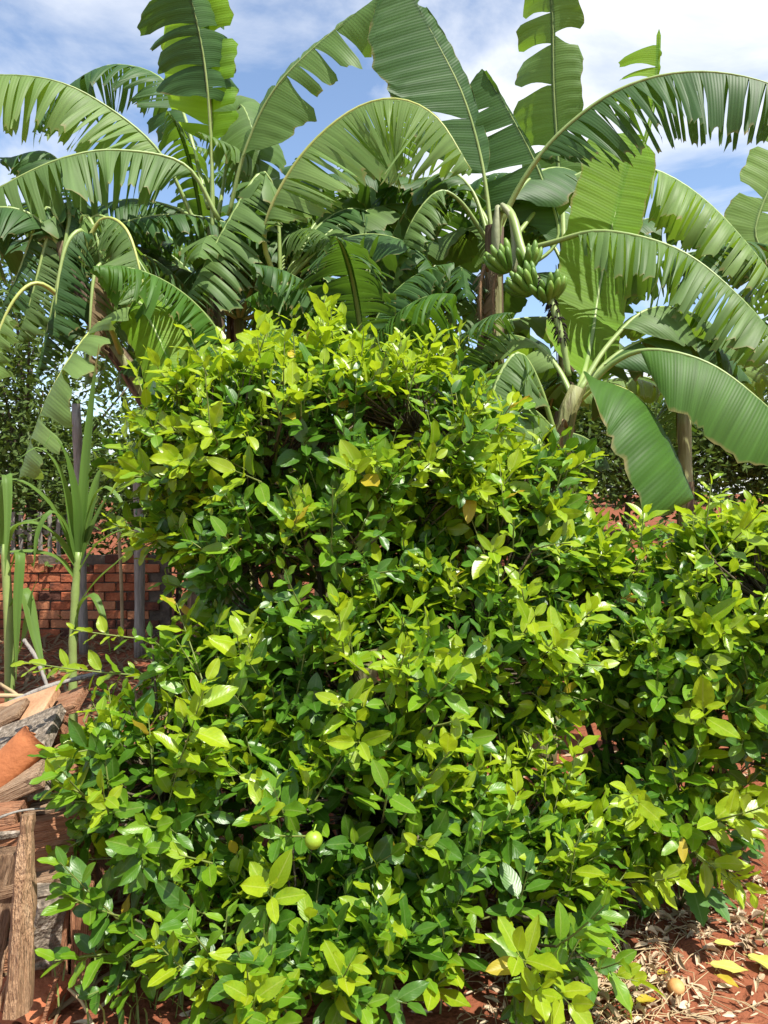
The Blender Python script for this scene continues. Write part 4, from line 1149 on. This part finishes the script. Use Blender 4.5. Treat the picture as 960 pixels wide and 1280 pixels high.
for j in range(12):
    for i in (0, 8):
        o = i * 13 + j; fs.append((o, o + 1, o + 1 + 117, o + 117))
mb.add(vs, fs, uv)
tag(mb.build('clay_tile', M['clay']), 'curved bright orange roof tile lying on the heap', 'tile', G)

# hollow brick with round holes at the foot of the heap
def hollow_brick(c, rz, label):
    import bmesh
    e = empty('hollow_brick', c, label, 'brick', G)
    e.rotation_euler = (0.1, 0.15, rz)
    mb = MB(); w, h, d = 0.19, 0.14, 0.19
    holes = [(-0.047, 0.032), (0.047, 0.032), (-0.047, -0.034), (0.047, -0.034)]
    # front face as four cells, each a square ring round a hole, holes run back as tubes
    for (hx, hz) in holes:
        K = 16; cw, ch = w / 4, h / 4; vs = []; fs = []
        for ring in range(3):
            for k in range(K):
                an = 2 * math.pi * (k + 0.5) / K
                if ring == 0:
                    cx, sz = math.cos(an), math.sin(an); q = max(abs(cx), abs(sz))
                    vs.append((math.copysign(w / 4, hx) + cx / q * cw, -d / 2, math.copysign(h / 4, hz) + sz / q * ch))
                else:
                    vs.append((hx + 0.026 * math.cos(an), -d / 2 + (0.14 if ring == 2 else 0), hz + 0.026 * math.sin(an)))
        for ring in range(2):
            for k in range(K):
                k2 = (k + 1) % K
                fs.append((ring * K + k, ring * K + k2, (ring + 1) * K + k2, (ring + 1) * K + k))
        fs.append(tuple(2 * K + k for k in range(K)))
        mb.add(vs, fs)
    x, y, z = w / 2, d / 2, h / 2
    mb.add([(-x, -y, -z), (x, -y, -z), (x, y, -z), (-x, y, -z), (-x, -y, z), (x, -y, z), (x, y, z), (-x, y, z)],
           [(0, 3, 2, 1), (4, 5, 6, 7), (1, 2, 6, 5), (2, 3, 7, 6), (3, 0, 4, 7)])
    o = mb.build('body', M['brick'], None, False); o.parent = e; o.location = (0, 0, 0)
    return e
hollow_brick(V3(34, 1262, 2.30), -0.25, 'broken hollow clay brick with round holes at the foot of the stake')
hollow_brick(V3(-25, 1330, 2.25), 0.2, 'hollow clay brick lying lowest beside the holed broken one')

# ------------------------------------------------------------------ ground litter, fallen fruit, weeds
rg = random.Random(77)
def flat_leaf_matrix(p, size, rg, tilt=0.35, wide=1.0):
    az = rg.uniform(0, 6.28)
    d = Vector((math.cos(az), math.sin(az), rg.gauss(0, tilt * 0.5))).normalized()
    nn = Vector((rg.gauss(0, tilt), rg.gauss(0, tilt), 1)); nn = (nn - d * nn.dot(d)).normalized()
    y = nn.cross(d)
    mt = np.eye(4)
    mt[:3, 0] = np.array(d) * size; mt[:3, 1] = np.array(y) * size * wide; mt[:3, 2] = np.array(nn) * size
    mt[:3, 3] = np.array(p)
    return mt
def litter_density(px, py):
    d = math.exp(-((px - 740) / 110) ** 2 - ((py - 1240) / 70) ** 2) + 0.95 * math.exp(-((px - 900) / 95) ** 2 - ((py - 1150) / 42) ** 2)
    d += 0.4 * math.exp(-((px - 820) / 90) ** 2 - ((py - 1150) / 35) ** 2) + 0.05
    d *= 0.55 + 0.9 * noise.noise((px / 28, py / 28, 3))
    return d
lit = []
for i in range(9000):
    px, py = rg.uniform(560, 1100), rg.uniform(1010, 1420)
    if rg.random() > litter_density(px, py): continue
    p = GP(px, py); p.z += rg.uniform(0.004, 0.022)
    lit.append((flat_leaf_matrix(p, rg.uniform(0.025, 0.062), rg, 0.6, rg.uniform(0.22, 0.65)), rg.randrange(NVAR), 0, px, py))
for i in range(1100):                                   # thinner scatter under and between the bushes
    p = Vector((rg.uniform(-1.4, 2.6), rg.uniform(1.7, 4.6), 0)); p.z = gz(p.x, p.y) + rg.uniform(0.004, 0.015)
    lit.append((flat_leaf_matrix(p, rg.uniform(0.04, 0.09), rg, 0.4, rg.uniform(0.3, 0.8)), rg.randrange(NVAR), 0, 0, 0))
shown = [l for l in lit if 700 < l[3] < 955 and 1090 < l[4] < 1275]
rg.shuffle(shown)
shown.sort(key=lambda l: -np.linalg.norm(l[0][:3, 0]) * np.linalg.norm(l[0][:3, 1]))
pick = shown[:140]
pid = set(id(l) for l in pick)
dmesh = {}
for l in pick:
    v = l[1]
    if v not in dmesh:
        g = LEAFGEO[v]; m = MB(); vv = g[0].copy(); vv[:, 2] += 0.9 * np.abs(vv[:, 1]) + 0.25 * np.sin(vv[:, 0] * 3) * 0.5
        m.add(vv.tolist(), g[2], g[1]); dmesh[v] = m.mesh('dry_leaf', M['dry'])
    o = bpy.data.objects.new('dry_leaf', dmesh[v]); COL.objects.link(o)
    o.matrix_world = Matrix(l[0].tolist())
    tag(o, 'curled tan dead leaf lying on the red soil', 'dead leaf', 'dead leaves on the red soil')
tag(merge_leaves('leaf_litter', [(l[0], l[1], 0) for l in lit if id(l) not in pid], None, [M['dry']]), 'small dry leaf litter scattered over the red soil', 'leaf litter', kind='stuff')
# straw
mb = MB()
for i in range(380):
    px, py = rg.gauss(740, 90), rg.gauss(1235, 55)
    if not (560 < px < 1050 and 1050 < py < 1400): continue
    p = GP(px, py); az = rg.gauss(0.9, 0.7); L = rg.uniform(0.05, 0.22)
    d = Vector((math.cos(az), math.sin(az), 0)); s = Vector((-d.y, d.x, 0))
    z0 = Vector((0, 0, rg.uniform(0.006, 0.02)))
    tube(mb, [p + z0, p + d * L * 0.5 + s * rg.gauss(0, 0.01) + z0 + Vector((0, 0, 0.006)), p + d * L + z0 + s * rg.gauss(0, 0.02)], [0.0016, 0.0018, 0.001], 3, cap=False)
tag(mb.build('straw', M['straw']), 'dry straw strewn on the red soil', 'straw', kind='stuff')
# yellow fallen leaves
fy = []
for i, (px, py, az, L, lab) in enumerate([
    (888, 1215, -0.25, 0.115, 'long pale yellow fallen leaf lying alone on bare red soil'),
    (935, 1205, -0.75, 0.120, 'pale yellow fallen leaf, straight, nearest the curled dead leaves'),
    (893, 1188, 0.05, 0.075, 'short green yellow fallen leaf on the red soil'),
    (896, 1230, -0.8, 0.070, 'small bright yellow green fallen leaf beside the long pale one'),
    (795, 1265, 0.5, 0.085, 'bright yellow fallen leaf among straw below the faded orange'),
    (821, 1228, 0.4, 0.045, 'tiny yellow fallen leaf beside the faded orange')]):
    v, uv, fs = LEAFGEO[i]; m = MB(); m.add(v.tolist(), fs, uv)
    o = m.build('fallen_leaf', M['fallen_y'] if i not in (3, 4, 5) else M['cit_s'])
    p = GP(px, py)
    o.location = p + Vector((0, 0, 0.028)); o.rotation_euler = (0.15, 0.05, az); o.scale = (L, L * 0.85, L)
    tag(o, lab, 'fallen leaf', 'yellow leaves on the red soil')
# small soil clods
mb = MB()
for i in range(420):
    px, py = rg.uniform(620, 1050), rg.uniform(1050, 1400)
    p = GP(px, py); r_ = rg.uniform(0.003, 0.011)
    vs = [p + Vector((x_, y_, z_)) * r_ * rg.uniform(0.7, 1.3) for (x_, y_, z_) in ((1, 0, 0.2), (0, 1, 0.1), (-1, 0, 0.2), (0, -1, 0.1), (0.2, 0.1, 0.9), (0, 0, -0.4))]
    mb.add(vs, [(0, 1, 4), (1, 2, 4), (2, 3, 4), (3, 0, 4), (1, 0, 5), (2, 1, 5), (3, 2, 5), (0, 3, 5)])
tag(mb.build('soil_clods', M['soil'], smooth=False), 'small red soil clods on the bare ground', 'soil', kind='stuff')
# fallen faded orange
m = MB(); vs, fs = [], []
p = GP(845, 1243); rad = 0.026
for i in range(15):
    th = math.pi * i / 14
    for j in range(20):
        ph = 2 * math.pi * j / 20
        vs.append((rad * math.sin(th) * math.cos(ph), rad * math.sin(th) * math.sin(ph), rad * math.cos(th) * 0.94))
for i in range(14):
    for j in range(20):
        fs.append((i * 20 + j, (i + 1) * 20 + j, (i + 1) * 20 + (j + 1) % 20, i * 20 + (j + 1) % 20))
m.add(vs, fs)
o = m.build('fallen_orange', M['orange_old']); o.location = p + Vector((0, 0, rad * 0.9))
tag(o, 'small faded orange fruit lying on the litter', 'orange')
# weed with toothed leaves
bw = GP(850, 1135)
we = empty('weed', bw, 'low weed with broad toothed green leaves on the red soil', 'weed')
for k in range(9):
    az = k * 2.4 + 0.4; L = rg.uniform(0.08, 0.16); ln = rg.uniform(0.10, 0.15)
    dirv = Vector((math.cos(az), math.sin(az), 0))
    st = bw + dirv * L + Vector((0, 0, rg.uniform(0.06, 0.15)))
    m = MB(); tube(m, [bw, bw.lerp(st, 0.5) + Vector((0, 0, 0.03)), st], [0.004, 0.003, 0.002], 5); m.build('stem', M['twig'], we)
    m = MB(); vs, uv, fs = [], [], []
    S = Vector((-dirv.y, dirv.x, 0)); dd = (dirv + Vector((0, 0, -0.35))).normalized()
    for i in range(14):
        t = i / 13; h = ln * 0.30 * math.sin(math.pi * t ** 0.75) ** 0.8 * (1.0 + (0.16 if i % 2 else -0.10)) + 0.001
        c = st + dd * ln * t + Vector((0, 0, -0.03 * t * t))
        for v in (-1, 0, 1):
            vs.append(c + S * v * h + Vector((0, 0, abs(v) * h * 0.25))); uv.append((t, v))
    for i in range(13):
        for j in range(2):
            o_ = i * 3 + j; fs.append((o_, o_ + 3, o_ + 4, o_ + 1))
    m.add(vs, fs, uv); m.build('leaf', M['weed'], we)
# grass under the bush
mb = MB()
for i in range(420):
    if i % 2: p = Vector((rg.gauss(-0.75, 0.15), rg.gauss(2.55, 0.2), 0))
    else: p = Vector((rg.uniform(-1.6, 2.2), rg.uniform(2.2, 5.5), 0))
    p.z = gz(p.x, p.y); az = rg.uniform(0, 6.28); L = rg.uniform(0.10, 0.30)
    d = Vector((math.cos(az), math.sin(az), 0)); s = Vector((-d.y, d.x, 0)) * 0.003
    pts = [p + Vector((0, 0, L * t)) * (1 - 0.25 * t) + d * L * 0.6 * t * t for t in (0, 0.35, 0.7, 1)]
    vs = []
    for j, q in enumerate(pts): k = (1, 0.9, 0.6, 0.05)[j]; vs += [q - s * k, q + s * k]
    mb.add(vs, [(2 * j, 2 * j + 1, 2 * j + 3, 2 * j + 2) for j in range(3)], [(0, 0)] * 8)
tag(mb.build('grass', M['grass']), 'thin grass blades under the citrus bushes', 'grass', kind='stuff')

# dry banana debris on the rise behind
rg = random.Random(5)
mb = MB()
c0 = W(775, 650, 7.6)
cx, cy = c0.x, 7.6
for i in range(900):
    a = rg.uniform(0, 6.28); q = abs(rg.gauss(0, 0.45))
    x, y = cx + math.cos(a) * q * 1.2, cy + math.sin(a) * q
    hgt = 0.62 * math.exp(-(q / 0.55) ** 2)
    p = Vector((x, y, gz(x, y) + hgt * rg.uniform(0.5, 1)))
    az = rg.uniform(0, 6.28); L = rg.uniform(0.1, 0.35)
    d = Vector((math.cos(az), math.sin(az), rg.uniform(-0.3, 0.2))); s = d.cross(Vector((0, 0, 1))).normalized() * rg.uniform(0.008, 0.035)
    mid = p + d * L * 0.5 + Vector((0, 0, 0.03))
    mb.add([p - s, p + s, mid + s, mid - s, p + d * L - s * 0.4, p + d * L + s * 0.4], [(0, 1, 2, 3), (3, 2, 5, 4)], [(0, 0.2), (0.3, 0.2), (0.3, 0.5), (0, 0.5), (0, 1), (0.3, 1)])
hp = MB(); vs, fs = [], []
for i in range(9):
    for j in range(20):
        q = 1.1 * i / 8; a = 2 * math.pi * j / 20
        x, y = cx + math.cos(a) * q * 1.2, cy + math.sin(a) * q
        vs.append((x, y, gz(x, y) + 0.5 * math.exp(-(q / 0.55) ** 2) * (1 + 0.3 * noise.noise((x * 5, y * 5, 0))) - 0.04))
for i in range(8):
    for j in range(20): fs.append((i * 20 + j, (i + 1) * 20 + j, (i + 1) * 20 + (j + 1) % 20, i * 20 + (j + 1) % 20))
hp.add(vs, fs)
de = empty('debris_heap', (cx, cy, gz(cx, cy)), 'reddish heap of dry banana debris under the young banana plant', 'heap')
hp.build('earth', M['soil'], de)
tag(mb.build('dry_debris', M['ban_dry'], de), kind='stuff')

# ------------------------------------------------------------------ trees and shrubs behind
def leafy(name, label, cat, x, y, h, rx, rz, n, ls, seed, group, trunk_r=0.06, mat='shrub', clear=0.35, lobes=9, rag=0.6):
    rg = random.Random(seed)
    b = Vector((x, y, gz(x, y)))
    e = empty(name, b, label, cat, group)
    mb = MB()
    top = b + Vector((rg.uniform(-0.2, 0.2), 0, h * 0.75))
    C, _ = catmull([b - Vector((0, 0, 0.05)), b.lerp(top, 0.5) + Vector((0.1, 0, 0)), top], 10)
    tube(mb, C, [trunk_r * (1 - 0.7 * i / 9) for i in range(10)], 8)
    cz = b.z + h - rz
    cl = []
    for k in range(lobes):
        d = Vector((rg.gauss(0, 1), rg.gauss(0, 1), rg.gauss(0, 1))).normalized() * rg.uniform(0.3, 0.9)
        c = Vector((x + d.x * rx, y + d.y * rx, cz + d.z * rz))
        cl.append((c, rg.uniform(0.25, 0.5) * min(rx, rz)))
        s = C[rg.randint(3, 8)]
        Q, _ = catmull([s, s.lerp(c, 0.6) + Vector((0, 0, 0.1)), c], 6)
        tube(mb, Q, [trunk_r * 0.4 * (1 - 0.7 * i / 5) for i in range(6)], 5)
    mb.build('trunk', M['bark'], e)
    m = MB()
    for i in range(n):
        c, r = rg.choice(cl)
        d = Vector((rg.gauss(0, 1), rg.gauss(0, 1), rg.gauss(0, 1))) * r * rag
        p = c + d
        if p.z < b.z + 0.05: continue
        dirv = Vector((rg.gauss(0, 1), rg.gauss(0, 1), rg.gauss(-0.2, 0.7))).normalized()
        nn = Vector((rg.gauss(0, 0.6), rg.gauss(0, 0.6), 1)); s = dirv.cross(nn).normalized() * ls * 0.26 * rg.uniform(0.7, 1.2)
        l_ = dirv * ls * rg.uniform(0.7, 1.3)
        m.add([p, p + l_ * 0.45 + s, p + l_, p + l_ * 0.45 - s], [(0, 1, 2, 3)], [(0, 0), (0.45, 1), (1, 0), (0.45, -1)])
    tag(m.build('crown', M[mat], e), kind='stuff')
GB = 'trees and shrubs behind the banana plants'
leafy('tree', 'thin leaved tree showing sky through its crown beyond the leaning banana', 'tree', -4.4, 9.6, 4.6, 1.5, 1.9, 8000, 0.11, 1, GB, 0.08, rag=0.7, lobes=14)
leafy('tree', 'dark leafy tree at the end of the brick wall', 'tree', -6.2, 10.5, 4.2, 1.6, 2.0, 8000, 0.12, 2, GB, 0.08, rag=0.65, lobes=14)
leafy('shrub', 'shrub growing just behind the brick wall', 'shrub', -4.4, 9.1, 2.3, 1.2, 1.1, 6000, 0.10, 3, GB, 0.04, rag=0.9, lobes=12)
leafy('shrub', 'dark shrub between the brick wall and the upright leafed banana', 'shrub', -2.5, 9.3, 2.9, 1.2, 1.4, 7000, 0.10, 4, GB, 0.04, rag=0.9, lobes=12)
leafy('shrub', 'dense dark shrub behind the middle of the grove', 'shrub', -0.6, 9.6, 3.1, 1.4, 1.5, 8000, 0.12, 5, GB, 0.05, rag=0.9, lobes=13)
leafy('shrub', 'dark shrub behind the fruiting banana stem', 'shrub', 1.2, 10.4, 2.0, 1.4, 1.0, 7000, 0.12, 6, GB, 0.05, rag=0.9, lobes=12)
leafy('shrub', 'dark shrub on the rise behind the small banana plant', 'shrub', 3.3, 10.6, 2.3, 1.4, 1.15, 8000, 0.12, 7, GB, 0.05, rag=0.9, lobes=12)
leafy('shrub', 'dark green shrub on the rise at the right edge', 'shrub', 5.4, 10.8, 2.3, 1.4, 1.15, 8000, 0.12, 8, GB, 0.05, rag=0.9, lobes=12)
leafy('shrub', 'low pale leaved shrub in front of the dark ones on the rise', 'shrub', 3.5, 8.6, 0.75, 0.8, 0.4, 1500, 0.10, 9, GB, 0.03, 'weed', rag=0.8)
# far wood closing the horizon
rg = random.Random(90)
m = MB()
for i in range(16000):
    x = rg.uniform(-45, 45); y = rg.uniform(30, 36)
    h = 4.2 + 1.4 * noise.noise((x * 0.25, 0, 0)) + 0.8 * noise.noise((x * 0.8, 4, 0))
    p = Vector((x, y, gz(x, y) + h * rg.random() ** 0.8))
    d = Vector((rg.gauss(0, 1), rg.gauss(0, 1), rg.gauss(0, 0.8))).normalized() * rg.uniform(0.35, 0.7)
    s_ = d.cross(Vector((rg.gauss(0, 0.5), rg.gauss(0, 0.5), 1))).normalized() * 0.22
    m.add([p, p + d * 0.5 + s_, p + d, p + d * 0.5 - s_], [(0, 1, 2, 3)], [(0, 0), (0.45, 1), (1, 0), (0.45, -1)])
tag(m.build('distant_wood', M['shrub']), 'dark line of distant trees along the horizon', 'wood', kind='stuff')
